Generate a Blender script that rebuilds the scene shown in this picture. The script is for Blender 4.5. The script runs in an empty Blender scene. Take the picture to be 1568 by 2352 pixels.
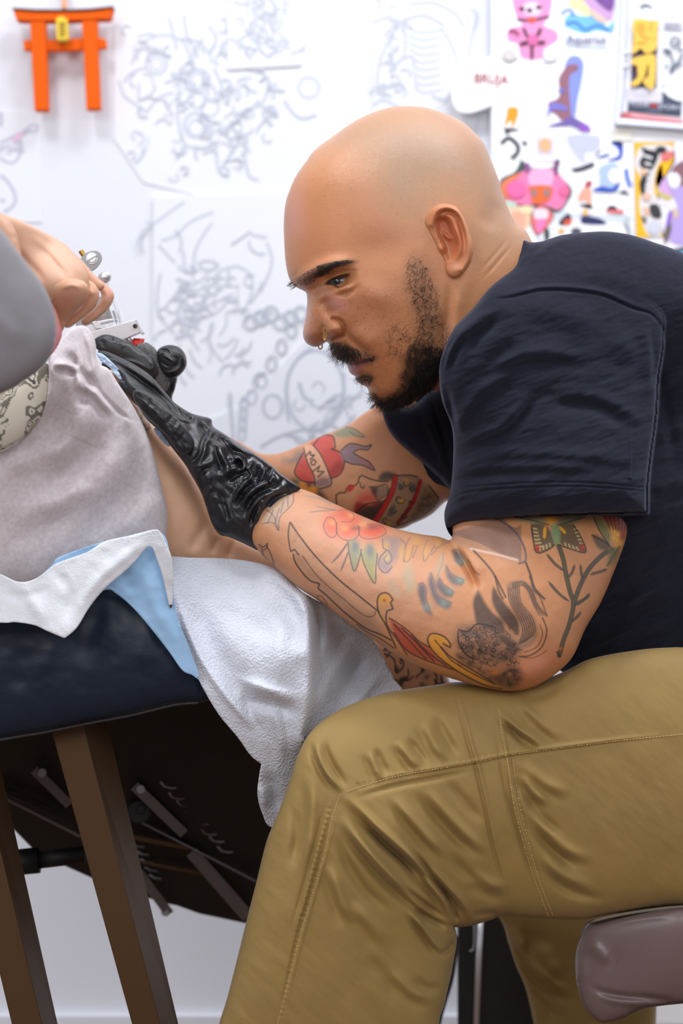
import bpy, bmesh, math, random
import numpy as np
from mathutils import Vector, Matrix
random.seed(7)
W, H, FPX, CD, CZ = 1568, 2352, 4680.0, 1.8, 0.71
COL = bpy.context.scene.collection
# ---------- photograph pixel + depth -> point in the room
def P(px, py, Y):
    k = (Y + CD) / FPX
    return ((px - 784) * k, Y, CZ - (py - 1176) * k)
def PV(px, py, Y): return Vector(P(px, py, Y))
def PA(px, py, Y):
    k = (Y + CD) / FPX
    return np.stack([(px - 784) * k, Y + 0 * px, CZ - (py - 1176) * k], -1)
def crop(x0, y0, s):
    def f(*pts):
        out = []
        for p in pts: out.append((x0 + p[0] / s, y0 + p[1] / s) + tuple(p[2:]))
        return out
    return f
c1 = crop(600, 200, 2.4123); c2 = crop(0, 450, 2.24); c4 = crop(550, 900, 1.6505); c5 = crop(0, 1200, 1.6505)
c6 = crop(850, 500, 2.1838); k1 = crop(100, 550, 4.3556); k5 = crop(0, 1650, 2.4123); k6 = crop(950, 2000, 2.5372)
k7 = crop(600, 1450, 1.6198); m2 = crop(560, 930, 3.136); m3 = crop(860, 1150, 2.529); m4 = crop(580, 1100, 3.2667)
m5 = crop(200, 760, 3.0154); m6 = crop(1130, 280, 3.5799); s1 = crop(1400, 0, 7.84); s3 = crop(1040, 0, 2.9697)
b2 = crop(250, 0, 1.7422); b3 = crop(280, 420, 2.7034); t1 = crop(0, 0, 3.4844)
def lin(c):
    a = np.asarray(c, float) / 255.0
    return np.where(a <= 0.04045, a / 12.92, ((a + 0.055) / 1.055) ** 2.4)
# ---------- curves
def cr(pts, step=4.0, closed=True):
    """Catmull-Rom; a third value on a point makes it a corner"""
    n = len(pts); out = []
    q = [np.array(p[:2], float) for p in pts]; cn = [len(p) > 2 for p in pts]
    m = n if closed else n - 1
    for i in range(m):
        p1, p2 = q[i], q[(i + 1) % n]
        p0 = q[i - 1] if (closed or i > 0) else p1
        p3 = q[(i + 2) % n] if (closed or i + 2 < n) else p2
        if cn[i]: p0 = p1
        if cn[(i + 1) % n]: p3 = p2
        k = max(1, int(np.linalg.norm(p2 - p1) / step))
        for j in range(k):
            t = j / k
            out.append(0.5 * ((2 * p1) + (-p0 + p2) * t + (2 * p0 - 5 * p1 + 4 * p2 - p3) * t * t + (-p0 + 3 * p1 - 3 * p2 + p3) * t ** 3))
    if not closed: out.append(q[-1])
    return np.array(out)
def inside(poly, x, y):
    r = np.zeros(x.shape, bool); n = len(poly)
    for i in range(n):
        x0, y0 = poly[i]; x1, y1 = poly[(i + 1) % n]
        if y0 == y1: continue
        c = ((y0 > y) != (y1 > y)) & (x < (x1 - x0) * (y - y0) / (y1 - y0) + x0)
        r ^= c
    return r
def dist(poly, x, y, closed=False):
    """distance, arc parameter, signed side and nearest point"""
    n = len(poly); m = n if closed else n - 1
    best = np.full(x.shape, 1e18); tt = np.zeros(x.shape); sd = np.zeros(x.shape); nx = np.zeros(x.shape); ny = np.zeros(x.shape)
    L = [0.0]
    for i in range(m): L.append(L[-1] + float(np.hypot(*(poly[(i + 1) % n] - poly[i]))))
    for i in range(m):
        ax, ay = poly[i]; bx, by = poly[(i + 1) % n]; dx, dy = bx - ax, by - ay; l2 = dx * dx + dy * dy
        if l2 == 0: continue
        t = np.clip(((x - ax) * dx + (y - ay) * dy) / l2, 0, 1)
        qx, qy = ax + t * dx, ay + t * dy
        d = (x - qx) ** 2 + (y - qy) ** 2
        k = d < best
        best = np.where(k, d, best); tt = np.where(k, (L[i] + t * (L[i + 1] - L[i])) / L[-1], tt)
        sd = np.where(k, np.sign(dx * (y - ay) - dy * (x - ax)), sd); nx = np.where(k, qx, nx); ny = np.where(k, qy, ny)
    return np.sqrt(best), tt, sd, nx, ny
def dil(m):
    r = m.copy(); r[1:] |= m[:-1]; r[:-1] |= m[1:]; r[:, 1:] |= m[:, :-1]; r[:, :-1] |= m[:, 1:]; return r
def poisson(mask, s):
    if min(mask.shape) > 24:
        c = mask[::2, ::2]; u = poisson(c, s * 2)
        f = np.zeros(mask.shape)
        up = np.repeat(np.repeat(u, 2, 0), 2, 1)[:mask.shape[0], :mask.shape[1]]
        f[:up.shape[0], :up.shape[1]] = up; u = f * mask; it = 70
    else: u = np.zeros(mask.shape); it = 400
    w = np.pad(u, 1); M = mask
    for _ in range(it):
        w[1:-1, 1:-1] = (w[:-2, 1:-1] + w[2:, 1:-1] + w[1:-1, :-2] + w[1:-1, 2:] + 4 * s * s) * 0.25 * M
    return w[1:-1, 1:-1]
def bil(A, gx, gy):
    i = np.clip(np.floor(gy).astype(int), 0, A.shape[0] - 2); j = np.clip(np.floor(gx).astype(int), 0, A.shape[1] - 2)
    fy = np.clip(gy - i, 0, 1); fx = np.clip(gx - j, 0, 1)
    return (A[i, j] * (1 - fx) + A[i, j + 1] * fx) * (1 - fy) + (A[i + 1, j] * (1 - fx) + A[i + 1, j + 1] * fx) * fy
def noise(x, y, sx, sy=None, ang=0, seed=0, octv=3):
    sy = sy or sx; c, s_ = math.cos(ang), math.sin(ang)
    u = (x * c + y * s_) / sx; v = (-x * s_ + y * c) / sy; out = 0; amp = 1.0
    rs = np.random.RandomState(seed); T = rs.rand(128, 128) * 2 - 1
    for _ in range(octv):
        i = np.floor(u).astype(int); j = np.floor(v).astype(int); fu = u - i; fv = v - j
        fu = fu * fu * (3 - 2 * fu); fv = fv * fv * (3 - 2 * fv)
        a = T[i % 128, j % 128]; b = T[(i + 1) % 128, j % 128]; cc = T[i % 128, (j + 1) % 128]; d = T[(i + 1) % 128, (j + 1) % 128]
        out = out + amp * ((a * (1 - fu) + b * fu) * (1 - fv) + (cc * (1 - fu) + d * fu) * fv)
        u, v, amp = u * 2.03 + 17.3, v * 2.03 + 5.1, amp * 0.5
    return out
class RBF:
    def __init__(s, pts):
        a = np.array(pts, float); s.p = a[:, :2] / 1000; n = len(a)
        if n == 1: s.c = a[0, 2]; s.w = None; return
        D = np.linalg.norm(s.p[:, None] - s.p[None], axis=-1)
        A = np.zeros((n + 1, n + 1)); A[:n, :n] = D; A[:n, n] = 1; A[n, :n] = 1
        s.w = np.linalg.lstsq(A, np.append(a[:, 2], 0), rcond=None)[0]
    def __call__(s, x, y):
        if s.w is None: return s.c + 0 * x
        r = s.w[-1] + 0 * x
        for (px, py), w in zip(s.p, s.w[:-1]): r = r + w * np.sqrt((x / 1000 - px) ** 2 + (y / 1000 - py) ** 2 + 4e-4)
        return r
def S(pts, r, a, kind='g', taper=True):
    """sculpting stroke: ridge (a>0) or groove along a line; 'step' lifts one side"""
    poly = cr(pts, max(4, r), False) if len(pts) > 1 else None
    def f(x, y):
        if poly is None: 
            px, py = pts[0][:2]; return a * np.exp(-((x - px) ** 2 + (y - py) ** 2) / (r * r))
        out = np.zeros(x.shape); R = r * (4 if kind in 'gf' else 12)
        k = (x > poly[:, 0].min() - R) & (x < poly[:, 0].max() + R) & (y > poly[:, 1].min() - R) & (y < poly[:, 1].max() + R)
        if not k.any(): return out
        d, t, sd, _, _ = dist(poly, x[k], y[k])
        tp = np.clip(np.minimum(t, 1 - t) * 2.8, 0, 1) if taper else 1.0
        if taper: tp = tp * tp * (3 - 2 * tp)
        if kind == 'g': out[k] = a * tp * np.exp(-(d / r) ** 2)
        elif kind == 'f': out[k] = a * tp * (np.exp(-(d / r) ** 2) - 0.7 * np.exp(-((sd * d - 1.7 * r) / r) ** 2))
        else: out[k] = a * tp * 0.5 * (1 + np.tanh(sd * d / r)) * np.exp(-(d / (r * 4)) ** 2)
        return out
    return f
def B(x0, y0, rx, ry, a, ang=0):
    c, s_ = math.cos(ang), math.sin(ang)
    def f(x, y):
        u = (x - x0) * c + (y - y0) * s_; v = -(x - x0) * s_ + (y - y0) * c
        return a * np.exp(-(u / rx) ** 2 - (v / ry) ** 2)
    return f
def region(pts, a, soft=6):
    poly = cr(pts, 8)
    def f(x, y):
        out = np.zeros(x.shape); R = soft * 2
        k = (x > poly[:, 0].min() - R) & (x < poly[:, 0].max() + R) & (y > poly[:, 1].min() - R) & (y < poly[:, 1].max() + R)
        if not k.any(): return out
        ins = inside(poly, x[k], y[k]); d = dist(poly, x[k], y[k], True)[0]
        sd = np.where(ins, d, -d); w = np.clip(sd / soft * 0.5 + 0.5, 0, 1); w = w * w * (3 - 2 * w)
        out[k] = a * w; return out
    return f
class Paint:
    """pigment of a surface (skin tone, ink, dye) laid down per vertex"""
    def __init__(s, x, y, base):
        s.x, s.y = x, y; s.c = np.tile(lin(base), (len(x), 1)); s.r = np.zeros(len(x))
    def _k(s, poly, R):
        return (s.x > poly[:, 0].min() - R) & (s.x < poly[:, 0].max() + R) & (s.y > poly[:, 1].min() - R) & (s.y < poly[:, 1].max() + R)
    def _mix(s, k, w, col, mul):
        c = lin(col)
        if mul: s.c[k] = s.c[k] * (1 - w[:, None] * (1 - c))
        else: s.c[k] = s.c[k] * (1 - w[:, None]) + c * w[:, None]
    def fill(s, pts, col, al=1.0, soft=2.0, mul=False, smooth=True, nz=None):
        poly = cr(pts, 6) if smooth else np.array([p[:2] for p in pts], float)
        k = s._k(poly, soft * 2)
        if not k.any(): return s
        x, y = s.x[k], s.y[k]; ins = inside(poly, x, y); d = dist(poly, x, y, True)[0]
        w = np.clip(np.where(ins, d, -d) / soft * 0.5 + 0.5, 0, 1) * al
        if nz: w = np.clip(w * (1 + nz[0] * noise(x, y, nz[1], seed=3)), 0, 1)
        s._mix(k, w, col, mul); return s
    def line(s, pts, w, col, al=0.9, soft=1.2, smooth=True, taper=False):
        poly = cr(pts, 6, False) if smooth else np.array([p[:2] for p in pts], float)
        k = s._k(poly, w + 4)
        if not k.any(): return s
        d, t, _, _, _ = dist(poly, s.x[k], s.y[k])
        ww = w * (np.clip(np.minimum(t, 1 - t) * 5 + 0.25, 0, 1) if taper else 1)
        a = np.clip((ww * 0.5 - d) / soft + 0.5, 0, 1) * al
        s._mix(k, a, col, False); return s
    def blob(s, x0, y0, rx, ry, col, al=1.0, ang=0, mul=False):
        c_, s_ = math.cos(ang), math.sin(ang)
        u = (s.x - x0) * c_ + (s.y - y0) * s_; v = -(s.x - x0) * s_ + (s.y - y0) * c_
        w = al * np.exp(-(u / rx) ** 2 - (v / ry) ** 2); k = w > 0.003
        s._mix(k, w[k], col, mul); return s
    def lines(s, L, w, col, al=0.9, **kw):
        for p in L: s.line(p, w, col, al, **kw)
        return s
    def gloss(s, pts, val, soft=20):
        s.r = s.r + region(pts, val, soft)(s.x, s.y); return s
# ---------- rounded body from an outline: outline seen from the front, real thickness on both sides of a mid surface
class Shell: pass
def shell(outline, s, base, k=1.0, cap=None, clip=None, mods=(), back=1.0, slab=None, col=(128, 128, 128), paint=None, power=0.5, fade=14, step=None, flat=None, mids=()):
    so = cr(outline, step or max(3, s * 1.5)); co = cr(clip, step or max(3, s * 1.5)) if clip else so
    x0, y0 = so.min(0) - 3 * s; x1, y1 = so.max(0) + 3 * s
    gx = np.arange(x0, x1 + s, s); gy = np.arange(y0, y1 + s, s); X, Yy = np.meshgrid(gx, gy)
    def rast(poly):
        m = np.zeros(X.shape, bool); n = len(poly); a = poly; b = np.roll(poly, -1, 0)
        for r, yy in enumerate(gy):
            c = (a[:, 1] > yy) != (b[:, 1] > yy)
            if not c.any(): continue
            xs = np.sort(a[c, 0] + (yy - a[c, 1]) * (b[c, 0] - a[c, 0]) / (b[c, 1] - a[c, 1]))
            m[r] = (np.searchsorted(xs, gx) % 2) == 1
        return m
    M = rast(so)
    u = poisson(M, s)
    band = M.copy(); inner = M.copy()
    for _ in range(4): inner = ~dil(~inner)
    bm_ = M & ~inner
    d = np.full(X.shape, 1e6); d[bm_] = dist(so, X[bm_], Yy[bm_], True)[0]
    good = M & (d > 2.2 * s); ratio = np.where(good & bm_, u / np.maximum(d, 1e-6), 0.0); have = good & bm_
    for _ in range(6):
        need = dil(have) & ~have & dil(M)
        if not need.any(): break
        a = np.pad(ratio * have, 1); h_ = np.pad(have.astype(float), 1)
        sm = sum(a[1 + i:a.shape[0] - 1 + i, 1 + j:a.shape[1] - 1 + j] for i in (-1, 0, 1) for j in (-1, 0, 1))
        ct = sum(h_[1 + i:h_.shape[0] - 1 + i, 1 + j:h_.shape[1] - 1 + j] for i in (-1, 0, 1) for j in (-1, 0, 1))
        ratio = np.where(need, sm / np.maximum(ct, 1), ratio); have = have | need
    fix = M & (d <= 2.2 * s) & have
    u = np.where(fix, ratio * d, u); u = np.where(M, u, 0)
    C = rast(co) & M if clip else M
    cell = C[:-1, :-1] & C[1:, :-1] & C[:-1, 1:] & C[1:, 1:]
    cnt = np.zeros(X.shape, int)
    cnt[:-1, :-1] += cell; cnt[1:, :-1] += cell; cnt[:-1, 1:] += cell; cnt[1:, 1:] += cell
    use = cnt > 0; bd = use & (cnt < 4)
    idx = -np.ones(X.shape, int); n = use.sum(); idx[use] = np.arange(n)
    px = X[use].copy(); py = Yy[use].copy(); isb = bd[use]
    _, _, _, qx, qy = dist(co, px[isb], py[isb], True); px[isb] = qx; py[isb] = qy
    U = np.maximum(bil(u, (px - x0) / s, (py - y0) / s), 0)
    if not clip: U[isb] = 0
    else:
        dd = dist(so, px[isb], py[isb], True)[0]; t = U[isb]; t[dd < 1.0] = 0; U[isb] = t
    h = k * U ** power
    if cap: h = cap * (1 - np.exp(-h / cap))
    if flat: h = np.minimum(h, flat) * 0.6 + 0.4 * flat * np.tanh(h / flat)
    b = base(px, py) if callable(base) else base + 0 * px
    for m in mids: b = b - m(px, py) * (CD + 0.1) / FPX
    hb = h.copy(); fd = np.clip(h / fade, 0, 1) if fade else 1.0
    for m in mods: h = h + m(px, py) * fd
    sc = (b + CD) / FPX
    Yf = b - h * sc; Yb = b + hb * sc * back
    if slab: Yb = b + slab * np.clip(hb / 6, 0, 1)
    R = Shell(); R.x0, R.y0, R.s = x0, y0, s
    G = np.full(X.shape, np.nan); G[use] = Yf; R.G = G; R.use = use; R.outline = co
    shared = isb & (np.abs(Yb - Yf) < 0.0012)
    Yf = np.where(shared, b, Yf)
    front = PA(px, py, Yf); bi = np.where(shared, np.arange(n), -1); ns = ~shared
    bi[ns] = n + np.arange(ns.sum()); backv = PA(px[ns], py[ns], Yb[ns])
    R.v = np.concatenate([front, backv])
    ii, jj = np.nonzero(cell)
    a, b_, c, d_ = idx[ii, jj], idx[ii, jj + 1], idx[ii + 1, jj + 1], idx[ii + 1, jj]
    F = [np.stack([a, d_, c, b_], 1), np.stack([bi[a], bi[b_], bi[c], bi[d_]], 1)]
    # side walls
    e = {}
    cp = np.pad(cell, 1)
    walls = []
    def edge(p, q, msk): 
        p, q = p[msk], q[msk]
        for u_, v_ in zip(p, q):
            fu, fv, bu, bv = u_, v_, bi[u_], bi[v_]
            if fu == bu and fv == bv: continue
            if fu == bu: walls.append((fu, fv, bv, bv))
            elif fv == bv: walls.append((fu, fv, bu, bu))
            else: walls.append((fu, fv, bv, bu))
    up = ~cp[ii, jj + 1]; dn = ~cp[ii + 2, jj + 1]; lf = ~cp[ii + 1, jj]; rt = ~cp[ii + 1, jj + 2]
    edge(a, b_, up); edge(c, d_, dn); edge(d_, a, lf); edge(b_, c, rt)
    R.f = np.concatenate(F + ([np.array(walls)] if walls else []))
    pt = Paint(px, py, col)
    if paint: paint(pt)
    R.c = np.concatenate([pt.c, pt.c[ns]]); R.r = np.concatenate([pt.r, pt.r[ns]])
    def samp(x, y):
        gx_, gy_ = np.asarray((x - x0) / s), np.asarray((y - y0) / s)
        i = np.clip(np.round(gy_).astype(int), 0, G.shape[0] - 1); j = np.clip(np.round(gx_).astype(int), 0, G.shape[1] - 1)
        return G[i, j]
    R.at = samp
    return R
def link(o, parent=None):
    COL.objects.link(o)
    if parent is not None: o.parent = parent; 
    return o
def wloc(p):
    v = Vector((0, 0, 0))
    while p is not None: v = v + Vector(p.location); p = p.parent
    return v
def build(name, shells, mat, parent=None, smooth=True):
    if not isinstance(shells, (list, tuple)): shells = [shells]
    off = 0; V = []; F = []; Cc = []; Rr = []
    for r in shells:
        V.append(r.v); F.append(r.f + off); off += len(r.v); Cc.append(r.c); Rr.append(r.r)
    V = np.concatenate(V); F = np.concatenate(F); Cc = np.concatenate(Cc); Rr = np.concatenate(Rr)
    ref = V.mean(0) if parent is None else np.array(wloc(parent))
    me = bpy.data.meshes.new(name)
    tri = F[:, 2] == F[:, 3]
    fl = [tuple(f[:3]) if t else tuple(f) for f, t in zip(F.tolist(), tri)]
    me.from_pydata((V - ref).tolist(), [], fl)
    ca = me.color_attributes.new('Col', 'FLOAT_COLOR', 'POINT')
    ca.data.foreach_set('color', np.concatenate([Cc, np.ones((len(Cc), 1))], 1).astype(np.float32).ravel())
    ra = me.attributes.new('Gloss', 'FLOAT', 'POINT'); ra.data.foreach_set('value', Rr.astype(np.float32))
    me.polygons.foreach_set('use_smooth', [smooth] * len(me.polygons)); me.update()
    me.materials.append(mat)
    o = bpy.data.objects.new(name, me); o.location = ref if parent is None else (0, 0, 0)
    return link(o, parent)
def tag(o, label, cat, group=None, kind=None):
    if label: o['label'] = label
    if cat: o['category'] = cat
    if group: o['group'] = group
    if kind: o['kind'] = kind
    return o
def empty(name, loc, label, cat, group=None):
    o = bpy.data.objects.new(name, None); o.location = loc; o.empty_display_size = 0.05; COL.objects.link(o)
    bpy.context.view_layer.update()
    return tag(o, label, cat, group)
# ---------- plain solids in one mesh
class MB:
    def __init__(s): s.v = []; s.f = []; s.m = []
    def add(s, v, f, mi=0):
        o = len(s.v); s.v += [tuple(p) for p in v]; s.f += [tuple(i + o for i in q) for q in f]; s.m += [mi] * len(f); return s
    def plate(s, pts, Y, t, mi=0, smooth=False, step=4):
        """flat outline with thickness t behind depth Y (Y may be a function of the pixel)"""
        p = cr(pts, step) if smooth else [q[:2] for q in pts]; n = len(p)
        fy = Y if callable(Y) else (lambda x, y: Y)
        a = [P(x, y, fy(x, y)) for x, y in p]; b = [(v[0], v[1] + t, v[2]) for v in a]
        ar = sum(p[i][0] * p[(i + 1) % n][1] - p[(i + 1) % n][0] * p[i][1] for i in range(n))
        r = list(range(n)); 
        if ar > 0: r = r[::-1]
        F = [tuple(r), tuple(i + n for i in r[::-1])]
        for i in range(n):
            j = (i + 1) % n; F.append((r[i], r[i] + n, r[j] + n, r[j]))
        return s.add(a + b, F, mi)
    def tube(s, pts, rad, mi=0, n=8, caps=True):
        pts = [Vector(p) for p in pts]; m = len(pts); rr = rad if isinstance(rad, (list, tuple)) else [rad] * m
        V = []; F = []; up = None
        for i, p in enumerate(pts):
            d = (pts[min(i + 1, m - 1)] - pts[max(i - 1, 0)]).normalized()
            if up is None: up = Vector((0, 0, 1)) if abs(d.z) < 0.9 else Vector((1, 0, 0))
            a = d.cross(up).normalized(); b = a.cross(d).normalized(); up = b
            for j in range(n):
                t = 2 * math.pi * j / n; V.append(p + (a * math.cos(t) + b * math.sin(t)) * rr[i])
        for i in range(m - 1):
            for j in range(n):
                k = (j + 1) % n; F.append((i * n + j, i * n + k, (i + 1) * n + k, (i + 1) * n + j))
        if caps: F += [tuple(range(n))[::-1], tuple((m - 1) * n + j for j in range(n))]
        return s.add(V, F, mi)
    def box8(s, f4, b4, mi=0):
        return s.add(list(f4) + list(b4), [(0, 1, 2, 3), (7, 6, 5, 4), (0, 4, 5, 1), (1, 5, 6, 2), (2, 6, 7, 3), (3, 7, 4, 0)], mi)
    def box(s, c, d, mi=0, rot=None):
        V = [Vector((x * d[0] / 2, y * d[1] / 2, z * d[2] / 2)) for x, y, z in ((-1, -1, -1), (1, -1, -1), (1, 1, -1), (-1, 1, -1), (-1, -1, 1), (1, -1, 1), (1, 1, 1), (-1, 1, 1))]
        if rot: V = [rot @ v for v in V]
        return s.add([v + Vector(c) for v in V], [(3, 2, 1, 0), (4, 5, 6, 7), (0, 1, 5, 4), (1, 2, 6, 5), (2, 3, 7, 6), (3, 0, 4, 7)], mi)
    def disc(s, c, ax, r, t, mi=0, n=24, r2=None):
        c = Vector(c); ax = Vector(ax).normalized()
        return s.tube([c, c + ax * t], [r, r2 if r2 is not None else r], mi, n)
    def build(s, name, mats, parent=None, bevel=0, smooth=False):
        if not isinstance(mats, (list, tuple)): mats = [mats]
        V = np.array(s.v); ref = V.mean(0) if parent is None else np.array(wloc(parent))
        me = bpy.data.meshes.new(name); me.from_pydata((V - ref).tolist(), [], s.f)
        for m in mats: me.materials.append(m)
        me.polygons.foreach_set('material_index', s.m)
        me.polygons.foreach_set('use_smooth', [smooth] * len(me.polygons)); me.update()
        o = bpy.data.objects.new(name, me); o.location = ref if parent is None else (0, 0, 0); link(o, parent)
        if bevel:
            b = o.modifiers.new('b', 'BEVEL'); b.width = bevel; b.segments = 2; b.limit_method = 'ANGLE'; b.angle_limit = 0.6
        return o
# ---------- materials
def mat(name, col=None, rough=0.6, metal=0.0, attr=False, spec=0.5, sss=0.0, sheen=0.0, bumps=(), trans=0.0, gloss=False, alpha=1.0, var=None, coat=0.0, sheen_tint=(1, 1, 1, 1)):
    m = bpy.data.materials.new(name); m.use_nodes = True; N = m.node_tree.nodes; L = m.node_tree.links; p = N['Principled BSDF']
    p.inputs['Roughness'].default_value = rough; p.inputs['Metallic'].default_value = metal
    p.inputs['Specular IOR Level'].default_value = spec
    tc = N.new('ShaderNodeTexCoord')
    if attr:
        a = N.new('ShaderNodeAttribute'); a.attribute_name = 'Col'; src = a.outputs['Color']
    else:
        c = N.new('ShaderNodeRGB'); c.outputs[0].default_value = (*lin(col), 1); src = c.outputs[0]
    if var:
        nz = N.new('ShaderNodeTexNoise'); nz.inputs['Scale'].default_value = var[0]; nz.inputs['Detail'].default_value = 4
        L.new(tc.outputs['Object'], nz.inputs['Vector'])
        mr = N.new('ShaderNodeMapRange'); mr.inputs['To Min'].default_value = 1 - var[1]; mr.inputs['To Max'].default_value = 1 + var[1]
        mr.inputs['From Min'].default_value = 0.3; mr.inputs['From Max'].default_value = 0.7
        L.new(nz.outputs['Fac'], mr.inputs['Value'])
        vm = N.new('ShaderNodeVectorMath'); vm.operation = 'SCALE'; L.new(src, vm.inputs[0]); L.new(mr.outputs[0], vm.inputs['Scale']); src = vm.outputs[0]
    L.new(src, p.inputs['Base Color'])
    if gloss:
        g = N.new('ShaderNodeAttribute'); g.attribute_name = 'Gloss'
        mt = N.new('ShaderNodeMath'); mt.operation = 'SUBTRACT'; mt.inputs[0].default_value = rough; mt.use_clamp = True
        L.new(g.outputs['Fac'], mt.inputs[1]); L.new(mt.outputs[0], p.inputs['Roughness'])
    if sss:
        p.inputs['Subsurface Weight'].default_value = sss; p.inputs['Subsurface Radius'].default_value = (1, 0.35, 0.2); p.inputs['Subsurface Scale'].default_value = 0.006
    if sheen:
        p.inputs['Sheen Weight'].default_value = sheen; p.inputs['Sheen Roughness'].default_value = 0.5; p.inputs['Sheen Tint'].default_value = sheen_tint
    if trans: p.inputs['Transmission Weight'].default_value = trans; p.inputs['IOR'].default_value = 1.3
    if coat: p.inputs['Coat Weight'].default_value = coat; p.inputs['Coat Roughness'].default_value = 0.1
    prev = None
    for (kind, scale, dist_, st) in bumps:
        if kind == 'n': t = N.new('ShaderNodeTexNoise'); t.inputs['Detail'].default_value = 3; out = t.outputs['Fac']
        elif kind == 'v': t = N.new('ShaderNodeTexVoronoi'); out = t.outputs['Distance']
        elif kind == 'w': t = N.new('ShaderNodeTexWave'); t.inputs['Distortion'].default_value = 1.0; out = t.outputs['Fac']
        t.inputs['Scale'].default_value = scale; L.new(tc.outputs['Object'], t.inputs['Vector'])
        bn = N.new('ShaderNodeBump'); bn.inputs['Distance'].default_value = dist_; bn.inputs['Strength'].default_value = st
        L.new(out, bn.inputs['Height'])
        if prev: L.new(prev, bn.inputs['Normal'])
        prev = bn.outputs[0]
    if prev: L.new(prev, p.inputs['Normal'])
    return m
def strands(name, items, mat_, parent, rad=0.00017, colr=None):
    """short hairs: items are point lists; three-sided tapered tubes in one mesh"""
    V = []; F = []
    for pts in items:
        pts = [Vector(p) for p in pts]; m = len(pts); d = (pts[-1] - pts[0]).normalized()
        a = d.cross(Vector((0, 1, 0.3))).normalized(); b = d.cross(a).normalized(); o = len(V)
        for i, p in enumerate(pts):
            r = rad * (1 - 0.6 * i / (m - 1))
            for j in range(3):
                t = j * 2.0944; V.append(p + (a * math.cos(t) + b * math.sin(t)) * r)
        for i in range(m - 1):
            for j in range(3):
                k = (j + 1) % 3; F.append((o + i * 3 + j, o + i * 3 + k, o + i * 3 + 3 + k, o + i * 3 + 3 + j))
    me = bpy.data.meshes.new(name); ref = wloc(parent)
    me.from_pydata([tuple(v - ref) for v in V], [], F); me.polygons.foreach_set('use_smooth', [True] * len(F)); me.update()
    me.materials.append(mat_)
    return link(bpy.data.objects.new(name, me), parent)
# ================= the tattoo artist
SKIN = (198, 138, 95)
M_skin = mat('skin', attr=True, rough=0.40, spec=0.45, sss=0.12, bumps=[('n', 1000, 0.0004, 0.5), ('v', 1500, 0.0003, 0.5)], gloss=True)
M_hair = mat('dark_hair', (24, 17, 13), rough=0.4, spec=0.5)
M_shirt = mat('black_cotton', (27, 28, 39), rough=0.9, spec=0.15, sheen=0.18, sheen_tint=(0.6, 0.65, 0.9, 1), bumps=[('n', 1400, 0.0003, 0.5), ('n', 90, 0.0012, 0.35)])
M_khaki = mat('khaki_cotton', (152, 125, 70), rough=0.62, spec=0.35, sheen=0.08, bumps=[('n', 1800, 0.0002, 0.3), ('n', 70, 0.0012, 0.25)], var=(25, 0.05))
M_glove = mat('black_nitrile', attr=True, rough=0.42, spec=0.5, bumps=[('n', 1600, 0.0002, 0.5), ('n', 160, 0.0008, 0.25)], gloss=True)
M_gold = mat('gold', (235, 195, 110), rough=0.2, metal=1.0)
M_eye = mat('eye', attr=True, rough=0.12, spec=0.6)
artist = empty('person', P(1300, 2200, 0.2), 'bald bearded person in a black T-shirt and khaki trousers, leaning forward with tattooed arms', 'person')

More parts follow.
